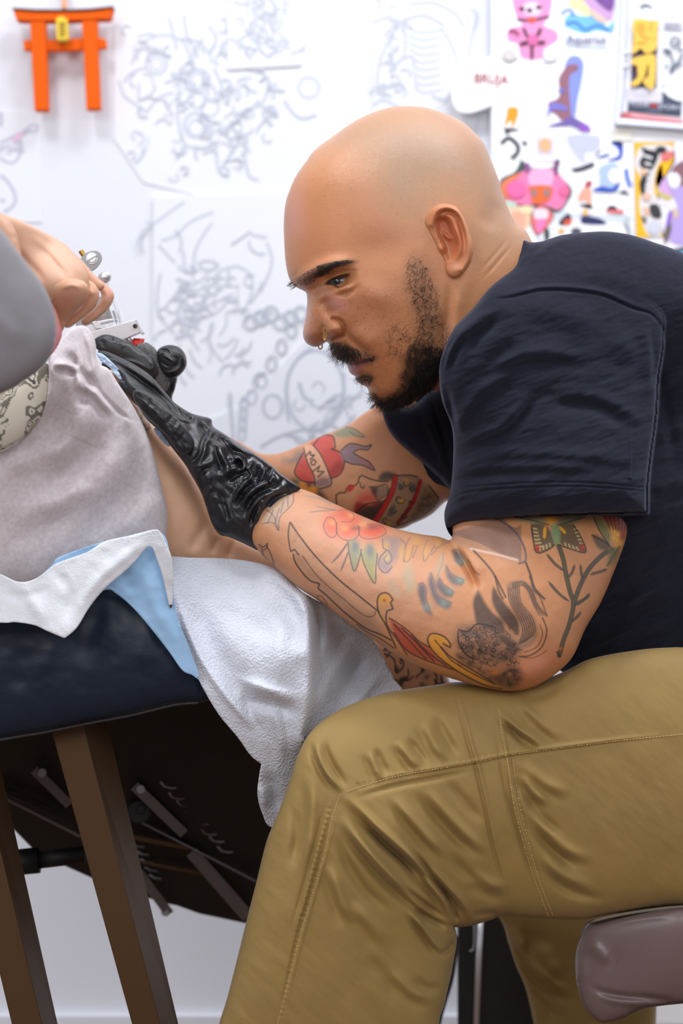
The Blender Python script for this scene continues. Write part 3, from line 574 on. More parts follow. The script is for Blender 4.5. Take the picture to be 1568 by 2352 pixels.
# ---- far arm
def far_paint(p):
    L = lambda pts, w=3.0, col=(40,34,34), al=0.85, **k: p.line(m2(*pts), w, col, al, **k)
    F = lambda pts, col, al=0.85, soft=4, **k: p.fill(m2(*pts), col, al, soft, **k)
    F(((380,440),(430,330),(560,220),(640,230),(655,310),(700,350),(722,420),(690,500),(620,530),(520,580),(420,550),(370,500)), (206,54,52)); F(((620,470),(690,400),(715,450),(640,520)), (120,30,34), 0.5, 8)
    F(((385,330),(430,340),(380,420),(280,410),(280,390),(340,380)), (110,108,112), 0.7, 8); F(((640,210),(720,160),(780,165),(860,228),(790,225),(700,235)), (112,132,104), 0.8, 5); L(((730,162),(790,172),(868,228),(800,222),(760,190)), 2.6, (70,84,70), 0.7)
    F(((430,310),(490,290),(560,370),(620,520),(620,580),(520,600),(500,500),(460,420)), (222,170,134), 0.95, 3); F(((500,560),(560,520),(620,530),(620,585),(540,600)), (86,66,86), 0.7, 6)
    L(((430,312),(460,420),(505,510),(520,600),(620,580),(622,520),(560,370),(500,290)), 3.4); L(((500,290),(560,225),(640,228),(655,310),(630,320),(700,345),(722,420),(690,500),(622,530)), 3.4); L(((425,345),(378,440),(368,500),(430,550),(515,560)), 3.4)
    for a in (((446,370),(478,322),(478,362),(512,352),(490,392)), ): L(((445,372),(478,335),(480,362),(508,360),(478,392)), 3.6, al=0.9)
    L(((500,392),(482,412),(488,432),(508,432),(520,408),(500,392)), 3.6); L(((500,478),(545,440),(530,480),(575,480),(532,518)), 3.6)
    F(((700,330),(760,280),(820,290),(880,300),(918,288),(890,320),(830,318),(790,340),(840,380),(900,410),(942,470),(860,440),(780,420),(730,410),(700,370)), (128,112,126), 0.85, 4); F(((830,380),(900,420),(940,468),(860,430)), (196,90,80), 0.5, 6); L(((700,330),(760,280),(830,288),(880,300),(918,286),(892,322),(830,320),(790,345),(845,380),(900,412),(942,472),(860,436),(780,425),(725,405)), 3)
    F(((340,530),(400,540),(400,580),(350,570)), (84,96,60), 0.8, 6); F(((400,560),(470,580),(545,610),(520,640),(430,610)), (226,146,44), 0.95, 4); F(((540,600),(600,680),(520,650)), (60,56,52), 0.8, 6); p.blob(*m2((468,575))[0], 7, 7, (60,40,40), 0.9)
    # woman's head with patterned scarf
    F(((815,700),(900,720),(1010,700),(960,840),(800,790)), (48,40,38), 0.95, 4); F(((790,770),(830,660),(900,625),(940,650),(958,700),(880,715),(820,745)), (196,48,42), 0.85, 14)
    F(((968,540),(990,490),(1040,480),(1100,500),(1100,530),(1040,545)), (70,62,60), 0.9, 4); F(((1100,520),(1240,510),(1390,650),(1390,700),(1290,790),(1060,890),(960,840),(1060,700)), (150,120,96), 0.8, 4)
    for cc, w in (((190,40,40), 10),):
        L(((1090,520),(1070,620),(1020,720),(950,830)), w + 3, (60,20,20), 0.9); L(((1090,520),(1070,620),(1020,720),(950,830)), w, cc, 1); L(((1270,550),(1240,650),(1200,730),(1110,850)), w, (120,24,28), 0.95); L(((1275,550),(1245,650),(1205,730)), 6, cc, 0.9)
    for x, y, r in ((1170,560,34), (1120,680,40), (1210,600,26), (1070,760,30), (1020,830,34), (1150,800,24), (1130,590,22), (1200,700,20)):
        L([(x + r * (1 - i * .11) * math.cos(i * .9), y + r * (1 - i * .11) * math.sin(i * .9)) for i in range(8)], 2.8, (46,40,38), 0.9)
    for x, y in ((1170,545), (1135,690), (1310,640), (1355,690), (1045,850)): p.blob(*m2((x, y))[0], 5, 4, (226,160,40), 0.95)
    F(((1050,740),(1090,720),(1080,790),(1030,800)), (90,80,74), .8, 3); F(((1190,590),(1230,560),(1240,600),(1210,640)), (80,76,72), .8, 3); F(((1110,560),(1150,590),(1120,620)), (80,76,72), .8, 3)
    F(((1290,600),(1390,690),(1290,790),(1200,830),(1260,690)), (96,76,60), 0.7, 8, nz=(.5, 8)); L(((1330,580),(1395,660),(1400,690),(1290,795),(1060,890)), 3.6); L(((1100,510),(1200,508),(1250,520)), 3.4)
    L(((668,720),(664,650),(690,632),(730,630),(740,600),(760,580),(800,582),(822,560),(830,520),(850,508),(900,530),(970,548),(1040,550)), 3.6); F(((740,600),(770,574),(800,580),(790,610),(750,630)), (196,40,40), 0.95, 2); L(((838,560),(840,590),(862,600),(868,580)), 3)
    F(((910,600),(970,595),(960,640),(955,680)), (44,36,36), 0.9, 4); L(((900,590),(960,590),(1020,570)), 3); L(((1030,580),(1030,640),(960,690)), 3); F(((960,600),(1020,580),(1030,640),(970,680)), (128,110,100), 0.7, 6); L(((800,790),(880,715),(1010,690),(1050,600)), 3.4); L(((668,720),(680,760)), 3)
far_out = [(1060,1160),(1028,1150),(990,1182),(950,1202),(910,1216),(820,1210),(700,1160),(600,1120),(500,1080),(440,1000),(470,985),(540,1010),(575,1030),(600,1042),(640,1041),(680,1026),(740,1000),(800,974),(850,940),(960,880),(1080,960)]
farm = shell(far_out, 1.6, RBF([(1000,1060,0.32),(700,1080,0.29),(480,1020,0.26)]), k=0.62, cap=300, col=(204,144,104), paint=far_paint, mods=[lambda x, y: 1.2 * noise(x, y, 50, seed=33), B(600, 1060, 30, 20, -6)])
# ---- torso under the shirt keeps head, neck and both arms one body
torso = shell([(1180,600),(1300,620),(1500,660),(1640,760),(1680,1100),(1640,1460),(1400,1480),(1340,1300),(1250,1150),(1100,1120),(1060,1000),(1140,800),(1180,700)], 9, 0.30, k=0.28, cap=140, col=SKIN)
body = build('body', [head, ear, arm, farm, torso], M_skin, artist)

# ---- eye
def ball(name, cx, cy, Y, r, mat_, paint, parent, n=40, sy=1.0):
    V = []; F = []; X = []
    for i in range(n + 1):
        for j in range(n * 2):
            a, b = math.pi * i / n, math.pi * j / n
            d = Vector((math.sin(a) * math.cos(b), -math.cos(a), math.sin(a) * math.sin(b))); V.append(PV(cx, cy, Y) + Vector((d.x * r, d.y * r * sy, d.z * r))); X.append((cx + d.x * r * FPX / (Y + CD), cy - d.z * r * FPX / (Y + CD)))
    for i in range(n):
        for j in range(n * 2): k = (j + 1) % (n * 2); F.append((i * n * 2 + j, i * n * 2 + k, (i + 1) * n * 2 + k, (i + 1) * n * 2 + j))
    R = Shell(); R.v = np.array([tuple(v) for v in V]); R.f = np.array(F); X = np.array(X)
    p = Paint(X[:, 0], X[:, 1], (205, 205, 212)); paint(p); R.c = p.c; R.r = p.r
    return R
ex, ey = c1((436,1082))[0]
lid = float(head.at(ex, ey))
def eye_paint(p):
    ix, iy = c1((418,1080))[0]
    p.c *= 0.4; p.blob(ix - 2, iy, 16, 16, (26,16,12), 1.0); p.blob(ix - 2, iy, 13, 13, (12,8,7), 1.0); p.blob(ix-2, iy, 6, 7, (8,6,6), 1.0); p.blob(*c1((466,1066))[0], 7, 9, (196,190,196), 0.9)  # eyeball base darkened as painted lash shade, under iris and pale sclera patch
build('eye', ball('eye', ex, ey, lid + 0.0108, 0.0120, M_eye, eye_paint, artist), M_eye, artist)

# ---- hairs
def grow(polys, n, length, curl, direction, seed, rad=0.00017, out=0.5, segs=5, jit=0.9, base=0.0004):
    rs = np.random.RandomState(seed); items = []
    for poly, cnt in polys:
        q = cr(poly, 6); lo, hi = q.min(0), q.max(0); got = 0; tries = 0
        while got < cnt and tries < cnt * 30:
            tries += 1
            x, y = rs.uniform(lo[0], hi[0]), rs.uniform(lo[1], hi[1])
            if not inside(q, np.array([x]), np.array([y]))[0]: continue
            Y = float(head.at(x, y))
            if Y != Y: continue
            got += 1
            p = PV(x, y, Y + base); d = direction(x, y) + rs.uniform(-jit, jit, 2) * 0.6
            v = Vector((d[0], -out * rs.uniform(0.1, 1.0), -d[1])).normalized(); L = length * rs.uniform(0.5, 1.25) / segs
            ax = Vector(rs.uniform(-1, 1, 3)).normalized(); ang = curl * rs.uniform(-1, 1); pts = [p]
            for _ in range(segs):
                p = p + v * L; pts.append(p); v = Matrix.Rotation(ang, 3, ax) @ v
            items.append(pts)
    return items
side = c1((812,960),(880,930),(925,1000),(965,1100),(1000,1250),(1040,1360),(1010,1480),(900,1480),(830,1420),(870,1330),(850,1200),(815,1080))
low = c1((830,1420),(1020,1440),(995,1600),(900,1730),(780,1795),(700,1795),(650,1775),(625,1745),(680,1715),(770,1660),(800,1540))
dense = c1((900,1500),(1010,1500),(980,1620),(880,1725),(740,1785),(660,1775),(700,1730),(800,1690),(850,1600))
cheek = c1((690,1340),(800,1300),(850,1400),(830,1500),(720,1470))
beard = grow([(side, 560), (low, 1400), (dense, 1700), (cheek, 70), (c1((600,1690),(640,1700),(700,1790),(640,1785),(605,1730)), 160)], 0, 0.0095, 1.0, lambda x, y: np.array([-0.25, 0.9]) if y < 850 else np.array([-0.5, 0.7]), 11, out=0.6)
strands('beard', beard, M_hair, artist, 0.00016)
mous = c1((372,1425),(430,1408),(520,1440),(620,1484),(610,1508),(540,1500),(480,1526),(430,1516),(392,1490))
strands('moustache', grow([(mous, 620)], 0, 0.0085, 0.5, lambda x, y: np.array([-0.15 + (x - 790) * 0.012, 0.9]), 12, out=0.35, jit=0.7) + grow([(c1((525,1603),(600,1592),(622,1612),(595,1640),(556,1645)), 110)], 0, 0.007, 0.4, lambda x, y: np.array([-0.5, 0.8]), 13), M_hair, artist, 0.00017)
brow = c1((195,1068),(225,1038),(290,1000),(350,978),(420,964),(490,957),(500,966),(440,984),(390,1004),(320,1055),(260,1096),(215,1096))
strands('eyebrow', grow([(brow, 620)], 0, 0.0075, 0.15, lambda x, y: np.array([0.95, -0.35 if x < 740 else 0.1]), 14, out=0.35, jit=0.35, base=-0.0012), M_hair, artist, 0.00016)
strands('eyebrow', grow([(c1((152,1070),(175,1078),(200,1100),(190,1108),(165,1090)), 60)], 0, 0.006, 0.1, lambda x, y: np.array([-0.75, 0.45]), 15, out=-0.2, jit=0.3), M_hair, artist, 0.00016)
lash = []
for i in range(26):
    t = i / 25; x, y = 1 - t, t; a = c1((360 + 130 * t, 1086 - 48 * t))[0]; Y = float(head.at(*a)) - 0.001
    lash.append([PV(a[0], a[1], Y), PV(a[0] - 3, a[1] + 4, Y - 0.003), PV(a[0] - 7, a[1] + 6 - 4 * t, Y - 0.006)])
strands('eyelashes', lash, M_hair, artist, 0.0002)
# ---- nose rings
def ring(pts, Y, rad, name, label):
    q = cr(pts, 2, False); b = MB(); b.tube([P(x, y, Y + 0.002 * math.sin(i * 3.0 / len(q))) for i, (x, y) in enumerate(q)], rad, 0, 8)
    o = b.build(name, M_gold, artist, smooth=True); o['label'] = label
ny = float(head.at(*c1((365,1370))[0])) - 0.0015
ring(c1((352,1325),(358,1335),(360,1362),(357,1395),(350,1402),(347,1390),(349,1350),(352,1328)), ny, 0.0005, 'nostril_ring', 'thin gold ring through the nostril')
ring(c1((328,1410),(336,1425),(335,1445),(324,1452),(316,1440),(318,1428)), 0.168, 0.0007, 'septum_ring', 'gold ring hanging below the nose tip')

# ---- T-shirt
shirt_out = [(1197,548),(1215,556),(1245,554),(1290,540),(1350,533),(1400,532),(1450,540),(1500,556),(1570,582),(1680,640),(1800,760),(1900,1000),(1900,1500),(1700,1560),(1500,1560),(1330,1560),(1240,1500),(1160,1420),(1100,1330),(1050,1250),(1027,1218),(1020,1180),(1033,1130),(1040,1060),(1038,985),(1015,920),(1008,863),(1012,825),(1028,782),(1048,747),(1085,710),(1126,660),(1180,613),(1188,580)]
sleeve = [(1000,860),(1100,700),(1300,600),(1500,700),(1522,775),(1511,866),(1505,958),(1493,1049),(1486,1118),(1485,1177,1),(1400,1179),(1300,1182),(1200,1187),(1110,1196),(1060,1206),(1027,1219,1),(1000,1200),(1010,1040)]
def drop(x, y):
    q = cr(sleeve, 6); ins = inside(q, x, y); d = dist(q, x, y, True)[0]; sd = np.where(ins, d, -d)
    w = np.clip((sd + 8) / 15, 0, 1); w = 1 - w * w * (3 - 2 * w); rnd = np.clip(1 - sd / 80, 0, 1) ** 3 * ins
    fy = np.clip((y - 660) / 340, 0, 1); fy = fy * fy * (3 - 2 * fy)
    low_ = (y > 1100) | (x > 1450)
    return -(150 * w + 34 * rnd) * fy * low_
wr = [S(c6(*a), r * 1.35, h * 1.25, 'f' if h > 0 else 'g') for a, r, h in (
    (((530,860),(640,760),(760,690),(900,670),(1060,690)), 13, 9), (((470,960),(560,860),(680,790),(760,770)), 11, 8), (((560,800),(640,700),(760,610)), 12, -8), (((480,900),(600,800),(720,740),(900,720),(1150,760)), 9, -9),
    (((450,1120),(560,1080),(680,1030),(760,930),(820,860)), 9, 9), (((450,1170),(580,1120),(700,1060),(790,960),(850,900),(1000,880)), 10, -8), (((420,1060),(480,960),(560,890)), 10, 8), (((820,860),(950,870),(1150,900),(1300,980),(1390,1080)), 12, 7),
    (((860,920),(1000,930),(1200,980),(1350,1100)), 14, -6), (((420,1230),(600,1190),(900,1180),(1200,1200),(1400,1230)), 10, 5), (((410,1290),(620,1250),(900,1240),(1200,1260)), 8, 5), (((410,1330),(600,1290),(800,1285)), 9, -5),
    (((450,700),(470,600),(540,520),(640,450)), 11, 10), (((500,760),(520,640),(600,540),(700,470)), 12, -9), (((380,760),(400,660),(450,580),(530,500)), 8, 9), (((400,800),(420,700),(480,600)), 7, -10), (((430,1100),(410,1000),(390,900),(365,800)), 6, -9), (((410,1130),(380,980),(355,860)), 6, 7),
    (((700,480),(850,450),(1000,480),(1200,560)), 22, 6), (((1380,500),(1400,640),(1405,800),(1400,950)), 12, 7), (((1400,520),(1425,700),(1425,900)), 6, -6), (((1150,600),(1300,660),(1380,800)), 20, 5), (((500,1400),(700,1370),(1000,1350)), 30, 5))]
wr += [S(c6((530,460),(620,410),(700,400),(850,365),(1000,365),(1150,385),(1250,425),(1330,460),(1400,480),(1450,530),(1475,600),(1480,700)), 3.5, -9), S(c6((530,445),(620,398),(700,385),(850,350),(1000,350),(1150,370),(1260,410),(1340,445),(1420,475)), 7, 7), S(c6((450,560),(400,640),(370,720),(350,800)), 4, -8),
    S(c6((480,1350),(800,1330),(1100,1330),(1385,1355)), 2.2, -3.5, taper=False), S(c6((385,1440),(480,1380),(800,1352),(1100,1350),(1385,1372)), 2.2, -3.5, taper=False), S(c6((385,1500),(480,1430),(800,1400),(1100,1400),(1385,1420)), 14, 3, taper=False),
    S(c6((740,230),(800,180),(870,130),(960,90),(1050,75)), 5, -7), S(c6((720,260),(790,190),(850,140),(940,100)), 6, 6), S(c6((780,240),(850,180),(950,120),(1040,95)), 7, 5), S(c6((900,330),(1100,280),(1300,320),(1450,450)), 26, 6), S(c6((1000,180),(1250,200),(1450,330),(1520,500)), 40, 6),
    S(c6((1440,860),(1520,800),(1600,760)), 10, 8), S(c6((1420,1150),(1500,1080),(1600,1020)), 12, 9), S(c6((1400,1380),(1500,1330),(1600,1300)), 14, 10), S(c6((1390,1560),(1480,1480),(1600,1420)), 14, 9), S([(1420,1400),(1480,1360),(1560,1340)], 12, 10), S([(1380,1470),(1460,1440),(1560,1420)], 12, 8), S([(1500,800),(1530,950),(1560,1100)], 16, -10),
    lambda x, y: 3.5 * noise(x, y, 110, 26, -0.35, seed=41) * np.clip((y - 640) / 200, 0, 1) + 2.0 * noise(x, y, 70, seed=42) + 0.8 * noise(x, y, 24, 9, -0.3, seed=43)]
shirt_main = shell(shirt_out, 2.1, RBF([(1010,870,0.075),(1045,750,0.07),(1126,660,0.085),(1190,580,0.13),(1350,540,0.17),(1560,590,0.19),(1030,1215,0.10),(1040,1050,0.10),(1250,1500,0.17),(1700,1400,0.23),(1800,900,0.22),(1300,900,0.13),(1300,1150,0.095),(1150,1180,0.095),(1450,1150,0.115)]), k=0.48, cap=330, mods=[drop] + wr, fade=16)
far_sl = [(900,900),(852,935),(846,968),(850,1000),(870,1040),(905,1076),(950,1102),(990,1114),(1030,1120),(1100,1140),(1150,1000),(1100,860),(1000,840)]
shirt_far = shell(far_sl, 2.4, RBF([(850,980,0.34),(1080,1000,0.27)]), k=0.6, cap=150, mods=[S(p, r, h) for p, r, h in (([(930,930),(960,1010),(1010,1090)], 9, 10), ([(960,920),(985,990),(1030,1080)], 8, -9), ([(990,900),(1000,980),(1030,1050)], 8, 9), ([(1010,880),(1020,960),(1035,1010)], 6, -8), ([(885,935),(915,1010),(970,1085)], 12, 7), ([(862,960),(885,1020),(925,1065),(990,1100)], 2, -3), ([(868,955),(892,1014),(932,1058),(995,1090)], 2, -3))])
chest = shell([(880,930),(940,935),(1000,890),(1090,860),(1240,1000),(1250,1300),(1400,1500),(1330,1540),(1180,1400),(1100,1230),(1036,1130),(990,1080),(900,1000)], 4, 0.27, k=0.5, cap=240, mods=[S([(960,930),(1000,1010),(1030,1100)], 8, 8), S([(985,910),(1015,1000),(1035,1080)], 7, -9)])
collar = shell([(1192,556),(1200,549),(1213,556),(1226,560),(1215,580),(1200,606),(1184,622),(1180,612),(1186,585)], 2, RBF([(1195,550,0.15),(1185,615,0.125)]), k=0.5, cap=40)
build('t_shirt', [shirt_main, shirt_far, chest, collar], M_shirt, artist)

# ---- trousers
pants_out = [(1800,1500),(1650,1490),(1568,1487),(1540,1487),(1480,1491),(1400,1503),(1345,1517),(1300,1540),(1240,1562),(1160,1566),(1100,1566),(1040,1567),(1000,1573),(950,1580),(880,1593),(800,1620),(745,1652),(708,1688),(682,1738),(664,1795),(640,1862),(612,1932),(590,2020),(567,2110),(545,2200),(522,2290),(503,2352),(470,2480),(1000,2480),(1008,2352),(1022,2300),(1043,2200),(1049,2155),(1044,2130,1),(1078,2127),(1130,2112),(1150,2103),(1190,2106),(1260,2110),(1330,2112),(1400,2100),(1500,2086),(1568,2082),(1800,2072)]
pw = [S(k7(*a), r * (0.9 if r > 5 else 1), h * (1.7 if r > 5 else 1.1), 'f' if r > 5 and h > 0 else 'g') for a, r, h in (
    (((320,600),(480,550),(650,520),(800,492),(930,465),(1150,435),(1350,410),(1568,388)), 3.2, -5), (((320,592),(480,540),(650,508),(800,482),(930,455),(1150,425),(1350,400),(1568,378)), 5, 6), (((330,630),(480,580),(650,545),(800,515)), 8, -5),
    (((200,400),(220,480),(260,550),(310,600)), 8, 12), (((230,380),(245,460),(290,540),(330,590)), 9, -9), (((310,600),(400,700),(500,790),(600,880),(690,980)), 11, 16), (((290,680),(380,800),(480,910),(580,1000),(690,1080)), 12, 18), (((340,640),(450,780),(560,880),(680,1030)), 10, -20), (((270,740),(330,880),(400,980),(500,1060)), 14, -10), (((500,920),(560,980),(640,1040),(700,1080)), 9, -20), (((540,800),(620,890),(680,960),(740,1060)), 8, -22), (((520,820),(580,900),(660,980),(720,1080)), 9, 12),
    (((590,850),(680,940),(740,1000),(790,1090)), 9, 12), (((540,1030),(600,1100),(660,1180),(700,1190)), 8, 12), (((560,1030),(630,1070),(700,1110)), 9, -18), (((660,1210),(700,1180),(722,1140)), 8, -16), (((690,1000),(720,1050),(730,1090)), 7, -16),
    (((285,600),(255,700),(225,830),(180,980),(130,1150),(90,1320),(50,1461)), 3, -5), (((298,610),(270,710),(240,830),(196,980),(148,1150),(106,1320),(70,1461)), 4, 4), (((270,600),(240,700),(205,830),(165,980),(115,1150)), 6, 5),
    (((710,190),(740,300),(770,420),(800,520),(830,650),(860,800),(900,940),(940,1060)), 4, -7), (((722,190),(752,300),(782,420),(812,520),(842,650),(872,800),(912,940),(952,1060)), 5, 6), (((870,230),(890,380),(910,500),(930,640),(970,800),(1010,930),(1060,1060)), 3, -5), (((900,300),(915,400),(940,520),(965,650),(1000,800),(1040,930),(1090,1060)), 3, -5), (((885,300),(905,440),(935,600),(985,790),(1050,1000)), 8, 5),
    (((880,290),(940,350),(1010,400),(1060,450)), 9, 9), (((900,330),(960,400),(1000,440)), 8, -8), (((950,240),(1030,330),(1130,410)), 12, 6), (((640,300),(690,400),(740,480)), 12, -8), (((600,330),(650,430),(690,490)), 12, 7), (((500,400),(560,480),(600,520)), 11, 8), (((540,390),(600,470),(630,510)), 10, -7), (((420,430),(450,500),(480,540)), 10, -7), (((400,440),(430,520),(450,560)), 10, 6),
    (((480,600),(560,700),(640,790),(700,840)), 12, 9), (((560,590),(640,690),(740,790),(820,850)), 12, -8), (((600,570),(700,690),(800,790),(860,830)), 12, 8), (((680,540),(760,640),(830,720)), 12, -6), (((960,520),(1020,600),(1080,650)), 12, 9), (((970,600),(1050,700),(1130,760)), 12, -8), (((990,640),(1060,740),(1150,820),(1250,850)), 14, 8), (((1010,730),(1080,810),(1180,890)), 12, -8), (((1040,820),(1110,900),(1250,960)), 14, 7), (((1060,900),(1150,970),(1300,1000)), 12, -6), (((960,480),(1050,560),(1160,610)), 14, 6),
    (((250,860),(300,1000),(340,1100)), 14, 8), (((330,1000),(420,1100),(480,1180)), 18, 7), (((180,520),(190,640),(180,780),(150,900)), 14, 8), (((110,620),(130,740),(110,900)), 14, -7), (((560,1290),(620,1330),(680,1320)), 14, -6), (((480,1250),(560,1340),(650,1370)), 14, 6), (((380,1200),(460,1290),(500,1400)), 16, -5), (((780,1060),(850,1050),(900,1060)), 8, -8), (((760,900),(850,940),(930,960)), 16, 8), (((700,820),(760,900),(860,960)), 14, -8))]
pw += [S([(x, y), (x + 9, y + 20)], 5, -2.5) for x, y in [(820 + 14 * i, 1796 - 3.1 * i) for i in range(24)]] + [S([(690 + 3.1 * i, 2100 - 13 * i), (702 + 3.1 * i, 2108 - 13 * i)], 4, -2.5) for i in range(20)] + [S([(640 + 2.4 * i, 2330 - 12 * i), (652 + 2.4 * i, 2336 - 12 * i)], 4, -2.2) for i in range(20)]
pw += [lambda x, y: (1.3 * noise(x, y, 120, 34, 0.9, seed=51, octv=2) + 1.6 * noise(x, y, 110, seed=52, octv=2) + 0.35 * noise(x, y, 40, 12, 0.7, seed=53, octv=2)), S([(1160,1590),(1230,1600),(1300,1560)], 14, -10), S([(1330,1520),(1290,1560),(1220,1600)], 10, 7)]
pants = shell(pants_out, 2.6, RBF([(700,1700,0.03),(560,2300,0.03),(1000,2300,0.08),(1048,2140,0.10),(1100,1570,0.09),(1300,1540,0.10),(1560,1490,0.13),(1560,2080,0.13),(800,1620,0.06),(900,1900,0.05)]), k=0.50, cap=260, mods=pw, fade=16)
pants_far = shell([(1080,2040),(1440,1980),(1500,2100),(1480,2480),(1260,2480),(1226,2352),(1218,2315),(1206,2268),(1186,2221),(1167,2166),(1147,2110)], 4, 0.43, k=0.55, cap=200, mods=[S(k6(*a), r, h) for a, r, h in (
    (((540,300),(620,420),(700,560),(850,680),(930,690)), 10, 12), (((520,330),(600,480),(680,600),(820,730),(960,760)), 10, -14), (((510,330),(560,450),(640,620),(720,760),(830,890)), 9, 10), (((600,330),(680,400),(660,500),(720,600)), 14, -10), (((740,400),(760,520),(850,640)), 20, 10), (((650,680),(760,780),(840,890)), 10, -10))])
build('trousers', [pants, pants_far], M_khaki, artist)
def seam(pts, name, sh, w=0.0007, dash=0.0045):
    """thread stitches lying on the cloth"""
    q = cr(pts, 2.2, False); b = MB(); i = 0
    while i + 2 < len(q):
        a, c = q[i], q[i + 2]; Ya, Yc = float(sh.at(*a)), float(sh.at(*c))
        if Ya == Ya and Yc == Yc: b.tube([P(a[0], a[1], Ya - 0.0003), P(c[0], c[1], Yc - 0.0003)], w * 0.5, 0, 5)
        i += 3
    return b
M_thread = mat('khaki_thread', (206, 178, 118), rough=0.8)
b = MB()
for pts in (k7((320,596),(480,545),(650,513),(800,487),(930,460),(1150,430),(1350,405),(1568,383)), k7((885,290),(895,380),(918,500),(938,640),(978,800),(1018,930),(1068,1060)), k7((935,480),(960,640),(995,790),(1035,930),(1085,1060)), k7((292,605),(262,705),(232,830),(188,980),(139,1150),(98,1320),(60,1461))):
    q = seam(pts, '', pants); b.add(q.v, q.f)
b.build('stitching', M_thread, artist)

# ---- gloves
def glove_paint(p):
    p.gloss([(520,1000),(570,1030),(640,1085),(690,1125),(640,1150),(600,1180),(560,1150),(520,1080),(505,1030)], 0.33, 25); p.gloss([(430,950),(490,970),(600,1200),(560,1240),(480,1180),(400,1020)], 0.08, 30)
gout = [(225,808),(243,814),(274,826),(307,845),(339,859),(355,873),(369,893),(382,907),(405,928),(437,948),(460,955),(484,962),(490,980),(518,998),(567,1030),(612,1060),(645,1088),(683,1115),(690,1124,1),(670,1135),(638,1153),(612,1189),(596,1228),(592,1265,1),(567,1252),(527,1234),(504,1228),(487,1204),(473,1164),(460,1129),(437,1088),(424,1066),(393,1026),(371,995),(345,968),(325,935),(300,905),(284,880),(266,850),(240,828)]
gm = [S(m5(*a), r * 1.15, h * 1.25) for a, r, h in (
    # valleys between the fingers, finger ridges
    (((320,430),(420,480),(520,560),(600,620),(700,740)), 7, -20), (((120,180),(260,260),(400,360),(500,440),(600,540),(680,640)), 6, -12), (((200,300),(300,380),(400,440),(520,520),(640,640),(720,720)), 8, 9), (((160,190),(300,260),(440,360),(540,470)), 9, 8),
    (((480,500),(560,560),(640,650),(740,690)), 4, 7), (((520,500),(600,560),(680,630)), 4, -7), (((580,540),(640,600),(720,640)), 3.5, 6), (((620,520),(680,590),(760,640)), 4, -6), (((560,640),(620,650),(690,730)), 4, 6), (((690,560),(730,600),(720,640)), 4, -7),
    (((860,620),(870,690),(820,760),(800,860),(760,920),(690,960)), 6, 10), (((840,700),(800,780),(780,860),(720,930)), 5, -9), (((700,960),(780,940),(860,900),(900,860)), 6, 8), (((760,640),(830,700),(800,780)), 5, -7), (((800,740),(850,760),(900,790),(940,830)), 5, 7),
    (((900,760),(930,860),(970,920),(960,980),(880,1030)), 7, 10), (((880,800),(900,880),(930,950),(900,1000)), 6, -9), (((860,1060),(820,1150),(800,1150)), 6, 7), (((820,1140),(900,1160),(980,1200)), 5, 7), (((940,1000),(1000,960),(1060,930)), 6, 8), (((960,1060),(1020,1010),(1080,980),(1120,950)), 5, -9), (((1000,1200),(1040,1120),(1100,1040),(1180,1000)), 5, 10), (((1020,1230),(1060,1150),(1120,1080),(1200,1040)), 4, -10),
    (((1050,1260),(1090,1170),(1150,1100),(1250,1050),(1340,1030)), 5, 9), (((1080,1300),(1120,1200),(1180,1130),(1290,1080)), 4, -9), (((1100,1330),(1140,1230),(1210,1150),(1310,1100)), 4, 7), (((1120,1380),(1150,1270),(1220,1180)), 4, -7), (((960,1160),(1000,1290),(1040,1370)), 6, 8), (((900,1100),(960,1220),(990,1330)), 6, -8), (((1040,1000),(1090,940),(1060,880),(1000,850)), 5, 11), (((1010,900),(1060,920),(1050,960)), 4, -11),
    (((1100,1060),(1140,1000),(1120,950),(1160,900)), 4, 11), (((1150,1050),(1190,980),(1180,920)), 4, -10), (((1180,1060),(1220,1000),(1240,930)), 4, 10), (((1230,1040),(1270,980),(1270,920)), 4, -9), (((1250,1060),(1300,1000)), 4, 9), (((960,740),(1010,780),(1080,830),(1150,880)), 4, 8), (((900,720),(960,770),(1010,830),(1090,860)), 4, -9), (((970,860),(1020,890),(990,930)), 5, 9),
    (((1170,1370),(1180,1250),(1260,1140),(1400,1060)), 5, 8), (((1210,1340),(1220,1260),(1290,1170),(1430,1090)), 4, -5), (((1185,1500),(1190,1380),(1240,1280),(1330,1180),(1470,1105)), 5, 9), (((760,1000),(820,1120),(860,1260),(920,1400)), 10, -8), (((800,980),(860,1050)), 9, 8))]
gm += [lambda x, y: (2.2 * noise(x, y, 40, 14, 0.9, seed=61, octv=2) + 0.5 * noise(x, y, 14, seed=62, octv=1)) * np.clip((x - 330) / 150, 0.15, 1), lambda x, y: 6.5 * (np.abs(noise(x, y, 34, 60, 0.7, seed=63, octv=2)) - 0.4) * region([(505,990),(570,1020),(660,1095),(620,1150),(570,1180),(530,1120)], 1, 25)(x, y),
       lambda x, y: 2.5 * (np.abs(noise(x, y, 30, 60, 0.3, seed=64, octv=2)) - 0.4) * region([(430,1000),(520,1060),(600,1180),(560,1230),(490,1180)], 1, 30)(x, y)]
GB = RBF([(230,810,0.10),(330,930,0.075),(450,1040,0.065),(640,1180,0.080),(480,1180,0.07),(480,970,0.10)])
glove1 = shell(gout, 1.7, GB, k=0.52, cap=120, mods=gm, col=(33,34,38), paint=glove_paint, fade=8)
